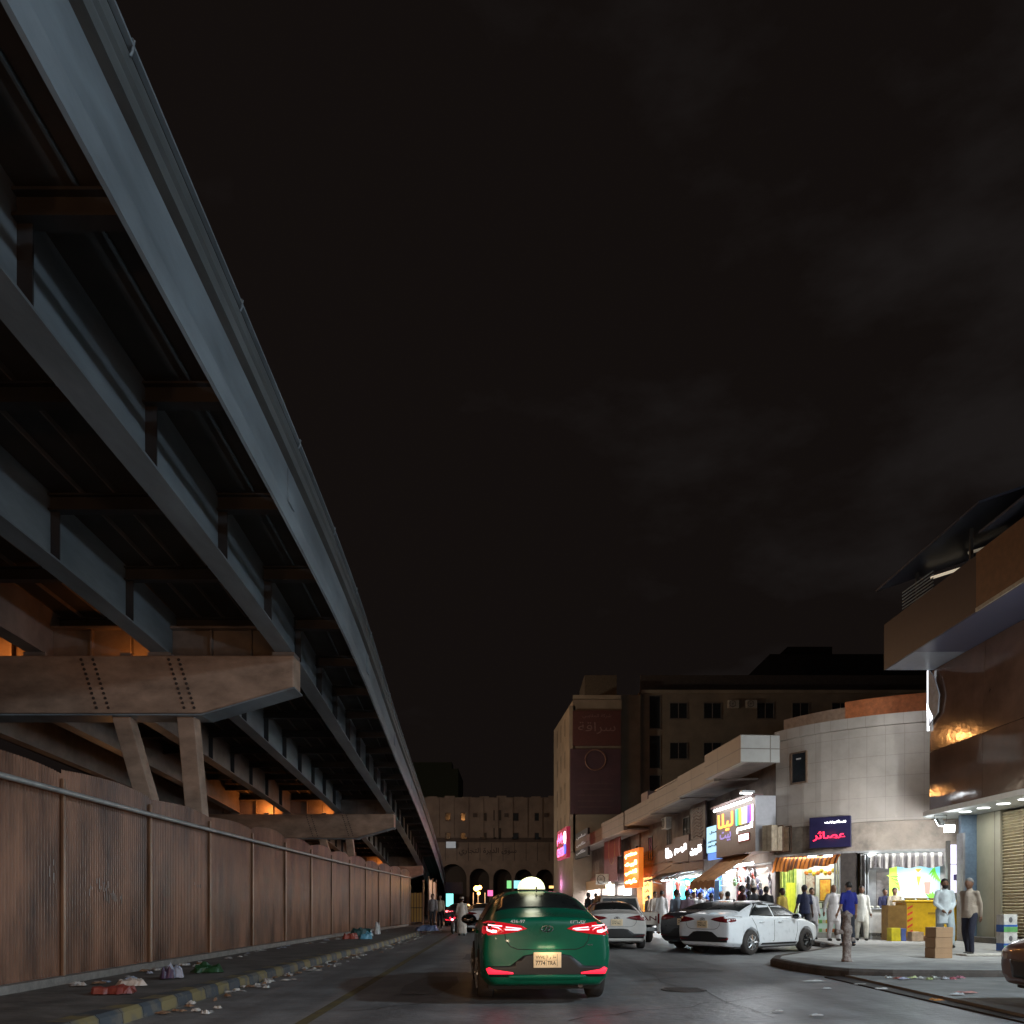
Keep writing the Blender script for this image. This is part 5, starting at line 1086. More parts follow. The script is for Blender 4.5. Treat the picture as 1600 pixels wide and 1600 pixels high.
box('roof_light_base', -.22, .18, 1.85, 2.15, 1.5, 1.528, blackp, taxi, bevel=.008)
lamp('lamp', 'POINT', (-.03, 1.75, 1.8), 3, (1,1,.75), taxi, size=.12)
wt = M('white decal', (.7,.7,.68), .5, var=0)
def rear_text(s, x, z, w_, h_, m, par, tree): 
    y = tree.ray_cast(Vector((x,-2,z)), Vector((0,1,0)))[0].y; text('lettering', s, 1, m, par, (x, y-.006, z), ext=.001, fit=(w_, h_), off=.01)
rear_text('436-97', -.38, 1.075, .19, .042, wt, taxi, tt); rear_text('\u0664\u0663\u0666-\u0669\u0667', .40, 1.07, .2, .042, wt, taxi, tt)
rear_text('6x', .56, .775, .07, .02, chrome, taxi, tt)
lamp('lamp', 'AREA', (0, -.13, .74), .55, (1,.78,.5), taxi, target=(0, .02, .56), size=.22, size_y=.04)
for s in (-1, 1):
    lamp('lamp', 'AREA', (s*.62, -.12, .92), .35, (1,.03,.05), taxi, target=(s*.9,-2,.9), size=.3, size_y=.08)
    lamp('lamp', 'AREA', (s*.62, -.12, .42), .12, (1,.02,.08), taxi, target=(s*.62,-2,.0), size=.3, size_y=.05)
bm = bmesh.new(); add_tube(bm, [(.24*cos(a)*1.0+0, 0, 0) for a in (0,.1)], .001, 3); bm.free()
acc, ta = sedan('white_sedan', 'clean white parked sedan turned side on, nearest the pavement corner', (5.0, 21.85), radians(51), wpaint, K=(.96,.957,1.0), steel_front=True, brand='oval', group='parked cars')
el2, _ = sedan('white_sedan', 'dusty white sedan seen square from behind, between the taxi and the pickup', (3.05, 24.2), radians(2), spaint, K=(1,1,1), group='parked cars')
dk, _ = sedan('dark_sedan', 'dark grey sedan parked close beside the side on white sedan', (4.98, 24.35), radians(49), dpaint, K=(1,.99,1.02), detail=1, group='parked cars')
ws, _ = sedan('white_sedan', 'white sedan far up the road, half hidden by the taxi and its mirror', (-1.4, 40), radians(0), wpaint, K=(1,1,1), detail=1, group='cars on the road ahead')
d2, _ = sedan('dark_sedan', 'small dark car with red lamps near the two walking men', (-3.35, 52), radians(0), dpaint, K=(1,1,1.03), lit=True, detail=1, group='cars on the road ahead')
opaint = M('orange brown car paint', (.13,.05,.03), .35, var=.15, coat=.5)
oc, _ = sedan('orange_brown_car', 'rusty orange car nosing into the frame edge on the side street', (10.68, 9.45, .06), radians(-84), opaint, K=(1,1,1), detail=1)
# white pickup with lettered tailgate
def pickup(loc, heading, label):
    t = thing('pickup_truck', label, 'pickup truck', (loc[0], loc[1], 0), -heading, 'parked cars'); P = M('pickup beige paint', (.52,.46,.4), .4, var=.1, coat=.3)
    for s in (-1, 1):
        box('bed_side', min(s*.8,s*.86), max(s*.8,s*.86), .05, 2.2, .62, 1.08, P, t, bevel=.015)
        bm = bmesh.new(); add_box(bm, min(s*.815,s*.87), max(s*.815,s*.87), .0, .05, .68, 1.02); obj('tail_light', bm, red_off, t)
    box('bed_floor', -.8, .8, .06, 2.2, .6, .66, under, t); tg = box('tailgate', -.8, .8, 0, .05, .64, 1.07, P, t, bevel=.012)
    text('lettering', 'NISSAN', 1, M('dark red letters', (.1,.02,.02), .5, var=0), tg, (.14, -.003, .86), ext=.002, fit=(1.25, .16), off=.02)
    bm = bmesh.new(); rings(bm, [[(-w_, y, .55), (w_, y, .55), (w_*1.0, y, 1.05), (w2, y, zt), (-w2, y, zt), (-w_, y, 1.05)] for y, w_, w2, zt in ((2.25,.84,.66,1.62),(2.6,.84,.68,1.68),(3.3,.84,.66,1.66),(3.9,.84,.74,1.12))]); obj('cab', bm, P, t, bevel=.04)
    bm = bmesh.new(); add_prism(bm, [(-.72,2.232,1.12),(.72,2.232,1.12),(.6,2.232,1.56),(-.6,2.232,1.56)], (0,-.012,0)); obj('rear_window', bm, cglass, t)
    box('bonnet', -.84, .84, 3.905, 4.7, .5, 1.02, P, t, bevel=.06)
    for s in (-1, 1): bm = bmesh.new(); x = s*.865; add_prism(bm, [(x,2.4,1.1),(x,3.7,1.1),(x-s*.16,3.25,1.55),(x-s*.16,2.45,1.55)], (s*.01,0,0)); obj('window', bm, cglass, t); bm = bmesh.new(); add_box(bm, min(s*.88,s*1.05), max(s*.88,s*1.05), 3.5, 3.56, 1.1, 1.3); obj('mirror', bm, blackp, t)
    box('bumper', -.78, .78, -.06, .0, .42, .55, M('bumper steel', (.3,.3,.3), .4, metal=.6), t, bevel=.02); box('chassis', -.4, .4, .1, 4.4, .35, .52, under, t)
    pl = saudi_plate(t, (-.3, -.065, .49), .8); text('lettering', '7241', 1, ink, pl, (0,-.01,0), ext=.001, fit=(.25,.08))
    for y in (.95, 3.85):
        for s in (-1, 1): wheel(t, s*.72, y, .34, rim=M('steel wheel', (.3,.3,.3), .5, metal=.5), steel_rim=True)
    return t
pickup((4.17, 28.3), radians(-6), 'old pale pickup truck with dark lettering on the tailgate, behind the dusty white sedan')
# the vehicle that carries the camera: bonnet and headlamps below the view
me_ = thing('car_bonnet', 'dark bonnet and headlamps of the vehicle the view is taken from', 'car', (0, .4, 0))
bm = bmesh.new(); rings(bm, [[(-w_, y, .3), (w_, y, .3), (w_, y, z-.1), (w_*.8, y, z), (-w_*.8, y, z), (-w_, y, z-.1)] for y, w_, z in ((.35,.85,.93),(1.0,.84,.88),(1.5,.78,.75),(1.6,.7,.6))]); obj('bonnet', bm, M('navy car paint', (.02,.02,.025), .3, coat=.5), me_, bevel=.05)
for s in (-1, 1):
    bm = bmesh.new(); add_ball(bm, (s*.6, 1.58, .62), (.12,.06,.07)); obj('headlight', bm, EM('headlamp glow', (1,.8,.55), 8), me_)
    lamp('lamp', 'SPOT', (s*.6, 1.72, .62), 215, (1,.72,.47), me_, target=(s*1.3+1.2, 22, .45), size=.05, spot=radians(100), blend=1.0)
# ================================================================== motorcycle rider's red lamps near the man in white
def motorbike(loc, heading, lab):
    t = thing('motorcycle', lab, 'motorcycle', (loc[0], loc[1], 0), -heading)
    for y in (.3, 1.55): wheel(t, .001, y, .3, .1, rim=alloy, spokes=10)
    bm = bmesh.new(); add_ball(bm, (0,1.05,.82), (.14,.26,.13)); obj('fuel_tank', bm, M('red tank', (.3,.02,.02), .3, coat=.5), t, True)
    bm = bmesh.new(); add_ball(bm, (0,.6,.82), (.13,.36,.06)); obj('seat', bm, blackp, t, True)
    bm = bmesh.new(); add_tube(bm, [(0,1.55,.3),(0,1.35,.8),(0,1.28,1.0)], .03, 6); add_tube(bm, [(0,.3,.3),(0,.8,.45),(0,1.3,.5),(0,1.35,.8)], .03, 6); add_box(bm, -.12, .12, .75, 1.15, .3, .6); obj('frame', bm, under, t)
    bm = bmesh.new(); add_tube(bm, [(-.34,1.15,1.06),(-.1,1.28,1.0),(.1,1.28,1.0),(.34,1.15,1.06)], .015, 6); obj('handlebar', bm, chrome, t)
    for x in (-.1, .1): bm = bmesh.new(); add_ball(bm, (x, .16, .74), .045, 8, 6); obj('tail_light', bm, red_mid, t)
    bm = bmesh.new(); add_ball(bm, (0, .14, .66), (.07,.03,.05), 8, 6); obj('brake_light', bm, red_hot, t)
motorbike((-2.75, 38, 0), radians(5), 'red tanked motorcycle with glowing tail lamps just beyond the man in the white robe')
# ================================================================== people
skin_d = M('brown skin', (.2,.1,.06), .55, var=.08); skin_m = M('tan skin', (.36,.2,.13), .55, var=.08); skin_k = M('dark skin', (.07,.035,.025), .55, var=.08)
hairb = M('black hair', (.012,.01,.009), .6, var=.2); hairg = M('grey hair', (.2,.19,.18), .7, var=.3); shoe_m = M('dark shoe', (.02,.018,.016), .5, var=.2); eye_m = M('eye dark', (.01,.008,.007), .2, var=0)
CLO = {}
def cloth(name, c): return M('cloth '+name, c, .85, var=.12, scale=6, bump=.35)
def remesh(bm, name, m, parent, vox, smooth_it=3):
    me = bpy.data.meshes.new(name); bmesh.ops.recalc_face_normals(bm, faces=bm.faces); bm.to_mesh(me); bm.free()
    o = bpy.data.objects.new('tmp', me); COL.objects.link(o)
    r = o.modifiers.new('r', 'REMESH'); r.mode = 'VOXEL'; r.voxel_size = vox; s = o.modifiers.new('s', 'SMOOTH'); s.iterations = smooth_it; s.factor = .5
    out = bpy.data.meshes.new_from_object(o.evaluated_get(bpy.context.evaluated_depsgraph_get())); bpy.data.objects.remove(o); bpy.data.meshes.remove(me)
    out.name = name; out.materials.clear(); out.materials.append(m)
    for p in out.polygons: p.use_smooth = True
    ob = bpy.data.objects.new(name, out); COL.objects.link(ob); ob.parent = parent; return ob
def folds(o, amp, zr=None, seed=0, f=13):
    for v in o.data.vertices:
        c = v.co; n = noise.noise(Vector((c.x*f+seed, c.y*f, c.z*2.2))); n2 = noise.noise(Vector((c.x*4+seed, c.y*4, c.z*7)))
        k = 1 if zr is None else max(0, min(1, (zr-c.z)/.4)); v.co += v.normal*(amp*(n*k+n2*.5))
def person(loc, face, h, label, skin=skin_d, top=('tee', (.03,.04,.1)), legs=(.03,.03,.05), hair=hairb, cap=None, stride=.12, armL=(8,10), armR=(8,10), beard=False, group='people around the shops', vox=.02, head_turn=0, lean=0, hand_front=False):
    """face: direction the chest points, degrees clockwise from straight ahead. arm=(abduct deg, elbow bend deg, swing deg)"""
    t = thing('person', label, 'person', loc, -radians(face), group); s = h/1.72
    V = lambda x, y, z: Vector((x*s, y*s, z*s))
    st = stride; hipL, hipR = V(-.09,0,.92), V(.09,0,.92); kL, kR = V(-.105,.07+st*.55,.49), V(.105,.05-st*.4,.50); aL, aR = V(-.11,st,.085), V(.11,-st,.085)
    lz = radians(lean); ly = sin(lz)*.5
    neck, headc = V(0,ly-.005,1.47), V(0,ly+.02,1.605); shL, shR = V(-.168,ly,1.39), V(.168,ly,1.39)
    def arm(sh, sg, a):
        ab, el = radians(a[0]), radians(a[1]); sw = radians(a[2] if len(a) > 2 else 0)
        d = Vector((sg*sin(ab), sin(sw), -cos(ab)*cos(sw))).normalized(); e = sh+d*.29*s
        inn = radians(a[3] if len(a) > 3 else 0)
        d2 = Vector((d.x*cos(el)-sg*sin(inn), d.y+sin(el), d.z*cos(el))).normalized(); w_ = e+d2*.25*s; return e, w_, d2
    eL, wL, dL = arm(shL, -1, armL); eR, wR, dR = arm(shR, 1, armR)
    bm = bmesh.new(); c = lambda a, b, ra, rb, n=10: add_capsule(bm, a, b, ra*s, rb*s, n)
    add_ball(bm, headc, (.081*s,.099*s,.115*s), 16, 12); add_ball(bm, headc+V(0,.03,-.06), (.055*s,.06*s,.058*s), 12, 8); c(neck-V(0,0,.05), headc-V(0,0,.06), .057, .052)
    add_ball(bm, headc+V(0,.1,-.015), (.013*s,.02*s,.026*s), 8, 6)
    for sg in (-1, 1): add_ball(bm, headc+V(sg*.078,-.005,-.01), (.012*s,.022*s,.032*s), 8, 6)
    add_ball(bm, V(0,ly*.8,1.27), (.155*s,.1*s,.17*s)); add_ball(bm, V(0,0,1.02), (.14*s,.1*s,.14*s)); c(V(0,ly*.4,1.05), V(0,ly*.9,1.36), .12, .1)
    for sh, e, w_ in ((shL,eL,wL),(shR,eR,wR)): c(sh, e, .047, .038); c(e, w_, .038, .027)
    for hp, k, a in ((hipL,kL,aL),(hipR,kR,aR)): c(hp, k, .078, .052); c(k, a, .052, .035); c(a-V(0,.03,.04), a+V(0,.13,-.055), .035, .025)
    body = remesh(bm, 'body', skin, t, vox*.8*s, 2)
    # hands joined to the same body mesh
    hb = bmesh.new(); hb.from_mesh(body.data)
    for w_, d, sg in ((wL,dL,-1),(wR,dR,1)):
        u, v = frame_of(d); fwd = Vector((0,1,0)); side = d.cross(fwd)
        if side.length < .2: side = Vector((sg,0,0))
        side.normalize(); wide = side.cross(d).normalized()
        pc = w_+d*.05*s; add_tube(hb, [w_-d*.01*s, pc-d*.02*s, pc+d*.035*s], [.024*s,.034*s,.032*s], 8)
        for k, L_ in enumerate((.062,.075,.07,.055)):
            b0 = pc+d*.03*s+wide*(-.027+.018*k)*s; add_tube(hb, [b0, b0+d*L_*.5*s+side*(-sg)*.003*s, b0+d*L_*.92*s-side*sg*.016*s], [.0095*s,.009*s,.007*s], 6)
        b0 = pc-d*.01*s+wide*.03*s; add_tube(hb, [b0, b0+wide*.018*s+d*.025*s, b0+wide*.02*s+d*.055*s], [.012*s,.010*s,.008*s], 6)
    hb.to_mesh(body.data); hb.free()
    for p in body.data.polygons: p.use_smooth = True
    for sg in (-1, 1): bm = bmesh.new(); add_ball(bm, headc+V(sg*.031,.092,.012), (.011*s,.008*s,.006*s), 8, 6); obj('eye', bm, eye_m, t)
    # hair, cap, beard
    if hair:
        bm = bmesh.new(); add_ball(bm, headc+V(0,-.014,.022), (.089*s,.101*s,.112*s), 16, 12)
        for v in [v for v in bm.verts if v.co.z < headc.z+(.05*s if v.co.y > headc.y+.035*s else -.045*s if v.co.y < headc.y-.02*s else .015*s)]: bm.verts.remove(v)
        o = obj('hair', bm, hair, t, True); md = o.modifiers.new('s', 'SOLIDIFY'); md.thickness = .012
    if cap:
        bm = bmesh.new(); add_lathe(bm, [(.088*s,0),(.094*s,.035*s),(.088*s,.07*s),(.06*s,.085*s),(.01,.088*s)], 18, headc+V(0,-.01,.045)); obj('cap', bm, cloth('cap', cap), t, True)
    if beard:
        bm = bmesh.new(); add_ball(bm, headc+V(0,.045,-.07), (.066*s,.066*s,.068*s), 12, 8)
        for v in [v for v in bm.verts if v.co.z > headc.z-.035*s]: bm.verts.remove(v)
        obj('beard', bm, hairb, t, True)
    # clothes
    kind, colr = top; cm = cloth('%s %.2f %.2f %.2f' % (kind, *colr), colr)
    bm = bmesh.new(); add_ball(bm, V(0,ly*.8,1.27), (.168*s,.12*s,.18*s)); c(V(-.11,ly,1.385), V(.11,ly,1.385), .062, .062); c(V(0,ly*.3,1.0), V(0,ly*.9,1.33), .15, .135); c(V(0,ly,1.38), V(0,ly,1.455), .085, .07)
    short = kind == 'tee'
    for sh, e, w_ in ((shL,eL,wL),(shR,eR,wR)):
        c(sh, e if not short else sh+(e-sh)*.8, .06, .056)
        if not short: c(e, w_-(w_-e)*.04, .056, .045)
    def skirt(zb, rx, ry, yo=0):
        rs = []
        for k in range(9):
            u = k/8; z = 1.1+(zb-1.1)*u; a = .165+(rx-.165)*u; b = .13+(ry-.13)*u; rs.append([V(a*cos(q), b*sin(q)+yo*u, z) for q in np.linspace(0, 2*pi, 20, endpoint=False)])
        rings(bm, rs)
    if kind == 'tee' or kind == 'shirt': skirt(.84, .168, .135)
    if kind == 'kameez': skirt(.60, .19, .165, .03)
    if kind == 'thobe': skirt(.10, .24, .22+st*.5)
    o = remesh(bm, {'tee':'t_shirt','shirt':'shirt','kameez':'tunic','thobe':'robe'}[kind], cm, t, vox*s, 3); folds(o, .02, 1.1, len(label), 13)
    if kind != 'thobe':
        lm = cloth('legs %.2f %.2f %.2f' % legs, legs); bm = bmesh.new(); loose = kind == 'kameez'; q = 1.35 if loose else 1
        add_ball(bm, V(0,0,.93), (.155*s,.118*s,.12*s))
        for hp, k, a in ((hipL,kL,aL),(hipR,kR,aR)): c(hp, k, .092*q, .07*q); c(k, a+V(0,-.005,.02), .068*q, .052*(1.15 if loose else 1))
        o = remesh(bm, 'trousers', lm, t, vox*s, 2); folds(o, .01, 1.0, len(label)+3, 11)
    for a in (aL, aR):
        bm = bmesh.new(); add_ball(bm, a+V(0,.055,-.045), (.048*s,.135*s,.042*s), 12, 8)
        for v in bm.verts: v.co.z = max(v.co.z, .004)
        obj('shoe', bm, shoe_m, t, True)
    return t
def P_(px, feet_y, base=.15): Z = (1.27-base)*F/(feet_y-1416); return ((px-800)/F*Z, Z, base)
def PZ(px, Z, base=.15): return ((px-800)/F*Z, Z, base)
W_ = (.62,.62,.62)
person(PZ(1257,26.6), 200, 1.80, 'man in a dark navy t-shirt with his back to the street by the yellow poster', skin_k, ('tee',(.012,.016,.05)), (.02,.02,.03), stride=.05, armL=(14,12), armR=(12,8), vox=.018).rotation_euler = (0,0,radians(8))
person(PZ(1268,28.2), 180, 1.74, 'man in grey tunic half hidden behind the navy t-shirt man', skin_d, ('kameez',(.3,.29,.3)), (.3,.29,.3), stride=.04)
person(PZ(1302,26.9), 175, 1.82, 'bald man in a pale grey tunic facing the street beside the glass display', skin_d, ('kameez',(.5,.47,.47)), (.48,.45,.45), hair=None, stride=.05, armL=(16,14), armR=(18,20), vox=.016)
person(PZ(1326,23.4), -8, 1.80, 'man in a bright blue t-shirt, back turned, next to the standpipe', skin_m, ('tee',(.012,.02,.22)), (.03,.035,.05), stride=.06, armL=(10,26), armR=(10,20), vox=.016)
person(PZ(1346,27.2), 190, 1.78, 'man in an off white tunic walking beside the blue t-shirt man', skin_d, ('kameez',(.62,.6,.55)), (.58,.55,.48), stride=.12, armL=(10,10), armR=(14,10), vox=.016)
person(PZ(1383,29.25,.17), 185, 1.72, 'shopkeeper in navy shirt behind the white counter', skin_d, ('shirt',(.02,.02,.06)), (.03,.03,.03), stride=.02)
person(PZ(1398,29.0,.17), 200, 1.74, 'shopkeeper in beige shirt between the white counter and the yellow cart', skin_d, ('shirt',(.4,.34,.26)), (.03,.03,.03), stride=.02)
person(PZ(1476,22.6), 192, 1.86, 'bearded man in pale tunic and loose trousers in front of the yellow cart', skin_d, ('kameez',(.6,.68,.72)), (.4,.48,.52), stride=.22, armL=(10,40,0,40), armR=(10,44,0,40), beard=True, vox=.016)
person(PZ(1515,18.9), 238, 1.75, 'grey haired man in a beige shirt and dark trousers standing beside the cartons', skin_d, ('shirt',(.36,.3,.24)), (.012,.014,.03), hair=hairg, stride=.12, armL=(3,4,-20,10), armR=(3,4,-20,10), vox=.016)
# walkers on the left pavement and in the road
person(PZ(676,41.5), 185, 1.74, 'man in grey shirt walking on the pavement with a blue bag beside him', skin_d, ('shirt',(.26,.24,.25)), (.06,.06,.07), stride=.2, armL=(8,8,15), armR=(8,8,-15), group='men walking by the fence')
person(PZ(687.5,43.5), 185, 1.70, 'man in beige shirt walking nearer the kerb beside the grey shirted man', skin_d, ('shirt',(.45,.36,.26)), (.02,.02,.025), stride=.12, group='men walking by the fence')
person((-2.17,36,0), -10, 1.66, 'man in a long white robe and round cap standing in the road', skin_d, ('thobe',(.62,.55,.48)), cap=(.6,.5,.42), stride=.04, armL=(10,30,10,10), armR=(10,30,10,10), group='men in the road', vox=.018)
# shoppers in front of the bright shops, mostly hidden by the parked cars
crowd = [
 (1222,27.6,1.72,'shopper in mustard shirt at the end of the lit shoe shop',skin_k,('shirt',(.38,.27,.05)),(.03,.03,.03),hairb,None,150),
 (1197,27.4,1.77,'slim shopper in black shirt against the brightest shop light',skin_k,('tee',(.012,.012,.015)),(.02,.02,.02),hairb,None,20),
 (1178,27.8,1.80,'shopper with white cap and dark top before the bright shop',skin_k,('shirt',(.03,.03,.035)),(.03,.03,.03),hairb,(.7,.7,.7),-20),
 (1170,29.4,1.66,'shopper in pale turquoise shirt before the bright shop',skin_d,('shirt',(.4,.58,.6)),(.05,.05,.05),hairb,None,40),
 (1159,27.5,1.80,'shopper in dark maroon shirt below the brown awning edge',skin_k,('shirt',(.07,.02,.02)),(.02,.02,.02),hairb,None,80),
 (1137,29.0,1.72,'shopper with black hair under the brown awning',skin_d,('tee',(.05,.04,.05)),(.02,.02,.02),hairb,None,0),
 (1127,30.5,1.74,'grey capped shopper under the brown awning',skin_d,('shirt',(.45,.45,.45)),(.02,.02,.02),None,(.3,.3,.3),200),
 (1111,31.5,1.70,'shopper in black shirt in front of the hanging blue bags',skin_k,('tee',(.02,.02,.02)),(.02,.02,.02),hairb,None,30),
 (1094,32.4,1.74,'shopper in light shirt bending at the blue bag display',skin_d,('shirt',(.5,.5,.52)),(.02,.02,.02),hairb,None,170),
 (1074,27.2,1.72,'shopper in mauve shirt close behind the dark sedan',skin_d,('shirt',(.16,.11,.14)),(.03,.03,.03),hairb,None,-10),
 (1057,27.9,1.76,'broad shopper in faded denim jacket behind the dark sedan',skin_d,('shirt',(.16,.2,.26)),(.03,.03,.05),hairb,None,-25),
 (1084,33.0,1.68,'shopper in white tunic beside the mauve shirted shopper',skin_d,('kameez',W_),(.5,.5,.5),hairb,None,160),
 (1034,33.5,1.74,'man in white robe beside the pickup, nearer the turquoise shop',skin_d,('thobe',W_),(.5,.5,.5),hairb,None,10),
 (1023,34.5,1.72,'man in cream tunic just beyond the pickup cab',skin_d,('kameez',(.5,.45,.4)),(.5,.5,.5),hairb,None,150),
 (1014,46,1.72,'man in brown shirt by the amber menu board',skin_k,('shirt',(.1,.06,.04)),(.03,.03,.03),hairb,None,30),
 (931,44,1.80,'dark haired man seen over the dusty white sedan roof before the white shop',skin_k,('tee',(.02,.02,.02)),(.02,.02,.02),hairb,None,0),
 (919,38,1.74,'man in dark jacket beside the taxi, over the dusty sedan',skin_k,('shirt',(.025,.02,.02)),(.02,.02,.02),hairb,None,60),
 (953,52,1.70,'farther man in grey shirt before the far white shop',skin_k,('shirt',(.12,.12,.13)),(.02,.02,.02),hairb,None,-40),
 (962,53,1.68,'farther man in black shirt next to the grey shirted one',skin_k,('tee',(.02,.02,.02)),(.02,.02,.02),hairb,None,20)]
for px, Z, h, lab, sk, tp, lg, hr, cp, fc in crowd:
    base = 0 if px < 1150 and Z < 33 else .15
    person(PZ(px, Z, base), fc, h+(.15 if not base else 0)*.4, lab, sk, tp, lg, hr, cp, stride=.06, vox=.026)
# ================================================================== street furniture and goods at the corner
yel = M('yellow cart paint', (.6,.36,.01), .4, var=.12, coat=.3); yel2 = M('ochre side board', (.32,.18,.05), .6, var=.2)
t = thing('juice_cart', 'bright yellow box cart with red chevrons in front of the juice poster', 'cart', (13.5, 27.3, .15), .0)
box('front_panel', -.75, 1.2, -.4, .4, 0, 1.25, yel, t, bevel=.015); box('counter_top', -.82, 1.25, -.46, .46, 1.253, 1.32, yel, t, bevel=.02); box('inset', -.05, .4, -.412, -.402, .86, .93, M('dark yellow', (.35,.2,.01), .5), t, bevel=.003)
bm = bmesh.new(); add_prism(bm, [(-.76,-.45,0),(-1.2,-.1,0),(-1.2,.4,0),(-.76,.4,0)], (0,0,1.15)); obj('side_board', bm, yel2, t)
chev = M('red chevron', (.6,.05,.02), .5)
for k in range(5): bm = bmesh.new(); z = .2+.2*k; add_prism(bm, [(-.72,-.404,z),(-.55,-.404,z+.1),(-.55,-.404,z+.17),(-.72,-.404,z+.07)], (0,-.006,0)); obj('chevron', bm, chev, t)
for k in range(6): bm = bmesh.new(); add_lathe(bm, [(.06,0),(.1,.03),(.11,.07),(.09,.07),(.05,.03)], 12, (-.55+.2*k, -.05+.1*(k % 2), 1.255)); tag(obj('tray_bowl', bm, M('steel bowl', (.4,.4,.38), .3, metal=.6), loc=(13.5,27.3,.22)), 'small steel bowl on the yellow cart counter, number %d from its chevroned end' % (k+1), 'bowl', 'bowls on the yellow cart')
t = thing('white_counter', 'white metal service counter with a small hatch, beside the yellow cart', 'counter', (12.75, 28.6, .15), -.1); wc = M('dirty white metal', (.42,.41,.39), .45, var=.15)
box('cabinet', -.55, .5, -.3, .35, .2, 1.0, wc, t, bevel=.01); box('counter_top', -.6, .56, -.36, .4, 1.003, 1.05, grey_al, t, bevel=.008)
bm = bmesh.new(); add_box(bm, -.12, .24, -.315, -.302, .38, .82); obj('hatch', bm, wc, t, bevel=.01); bm = bmesh.new(); add_box(bm, -.14, -.125, -.31, -.302, .36, .84); add_box(bm, .245, .26, -.31, -.302, .36, .84); obj('hatch_gap', bm, seam_m, t)
for x in (-.5, .42): box('leg', x, x+.06, -.25, -.19, 0, .2, grey_al, t)
for k in range(5): bm = bmesh.new(); add_ball(bm, (0,0,.045), (.07,.06,.045), 10, 8); tag(obj('food_packet', bm, M('pale packet', (.6,.58,.5), .5), loc=(12.35+.19*k, 28.55-.02*k, 1.2)), 'small pale food packet on the white counter, number %d counting towards the yellow cart' % (k+1), 'packet', 'packets on the white counter')
t = thing('glass_display', 'low glass fronted display case full of snacks before the green postered shop', 'display case', (11.05, 29.35, .15), -.75)
box('base', -.5, .5, -.2, .25, 0, .2, wc, t); box('shelf', -.48, .48, -.18, .23, .5, .52, grey_al, t); box('shelf', -.48, .48, -.18, .23, .78, .8, grey_al, t); box('top', -.5, .5, -.2, .25, 1.03, 1.06, grey_al, t)
for x in (-.5, .47): box('frame_post', x, x+.03, -.2, -.17, .2, 1.03, grey_al, t)
box('glass', -.47, .47, -.19, -.185, .2, 1.03, M('display glass', (.6,.75,.72), .05, var=0, emit=(.5,.8,.55), es=.12), t)
random.seed(21)
for k in range(16):
    c = random.choice([(.7,.5,.05),(.65,.2,.05),(.2,.5,.15),(.7,.65,.5)]); bm = bmesh.new(); add_box(bm, -.05, .05, -.003, .02, 0, .12)
    x = -.42+.115*(k % 8); z = .215+.31*(k//8)
    p = Vector((11.05, 29.35, .15))+Matrix.Rotation(-.75, 3, 'Z') @ Vector((x, -.225, z)); o = obj('snack_pack', bm, M('snack %.2f %.2f' % c[:2], c, .4), loc=p); o.rotation_euler = (0,0,-.75); tag(o, 'small coloured snack pack in the glass display case', 'snack pack', 'snack packs in the display case')
# standpipe
t = thing('standpipe', 'rusty mottled standpipe hydrant on the pavement in front of the blue t-shirt man', 'hydrant', (6.72, 16.7, .155))
hm = M('flaking hydrant paint', (.13,.07,.05), .75, var=.4, scale=14, bump=.8, col2=(.4,.34,.3), mid=.5)
bm = bmesh.new(); prof = [(.13,0),(.13,.05),(.105,.06),(.1,.28),(.12,.3),(.12,.36),(.095,.38),(.095,.52),(.125,.55),(.12,.66),(.1,.7),(.095,.84),(.13,.86),(.13,.9),(.1,.92),(.06,.95),(.03,.96)]
add_lathe(bm, [(r*.82, z*1.06) for r, z in prof], 18)
for v in bm.verts: v.co += Vector((noise.noise(v.co*9), noise.noise(v.co*9+Vector((5,0,0))), 0))*.016
obj('barrel', bm, hm, t, True); bm = bmesh.new(); add_tube(bm, [(-.05,0,.6),(-.2,0,.6)], .05, 10); add_lathe(bm, [(.07,-.02),(.07,.02)], 12, (-.21,0,.6), 'x'); obj('outlet', bm, hm, t, True); bm = bmesh.new(); add_tube(bm, [(.05,-.02,.45),(.14,-.02,.45)], .04, 8); obj('outlet', bm, hm, t, True)
bm = bmesh.new(); add_lathe(bm, [(.035,.95),(.035,1.02),(.01,1.03)], 6); obj('valve_nut', bm, hm, t)
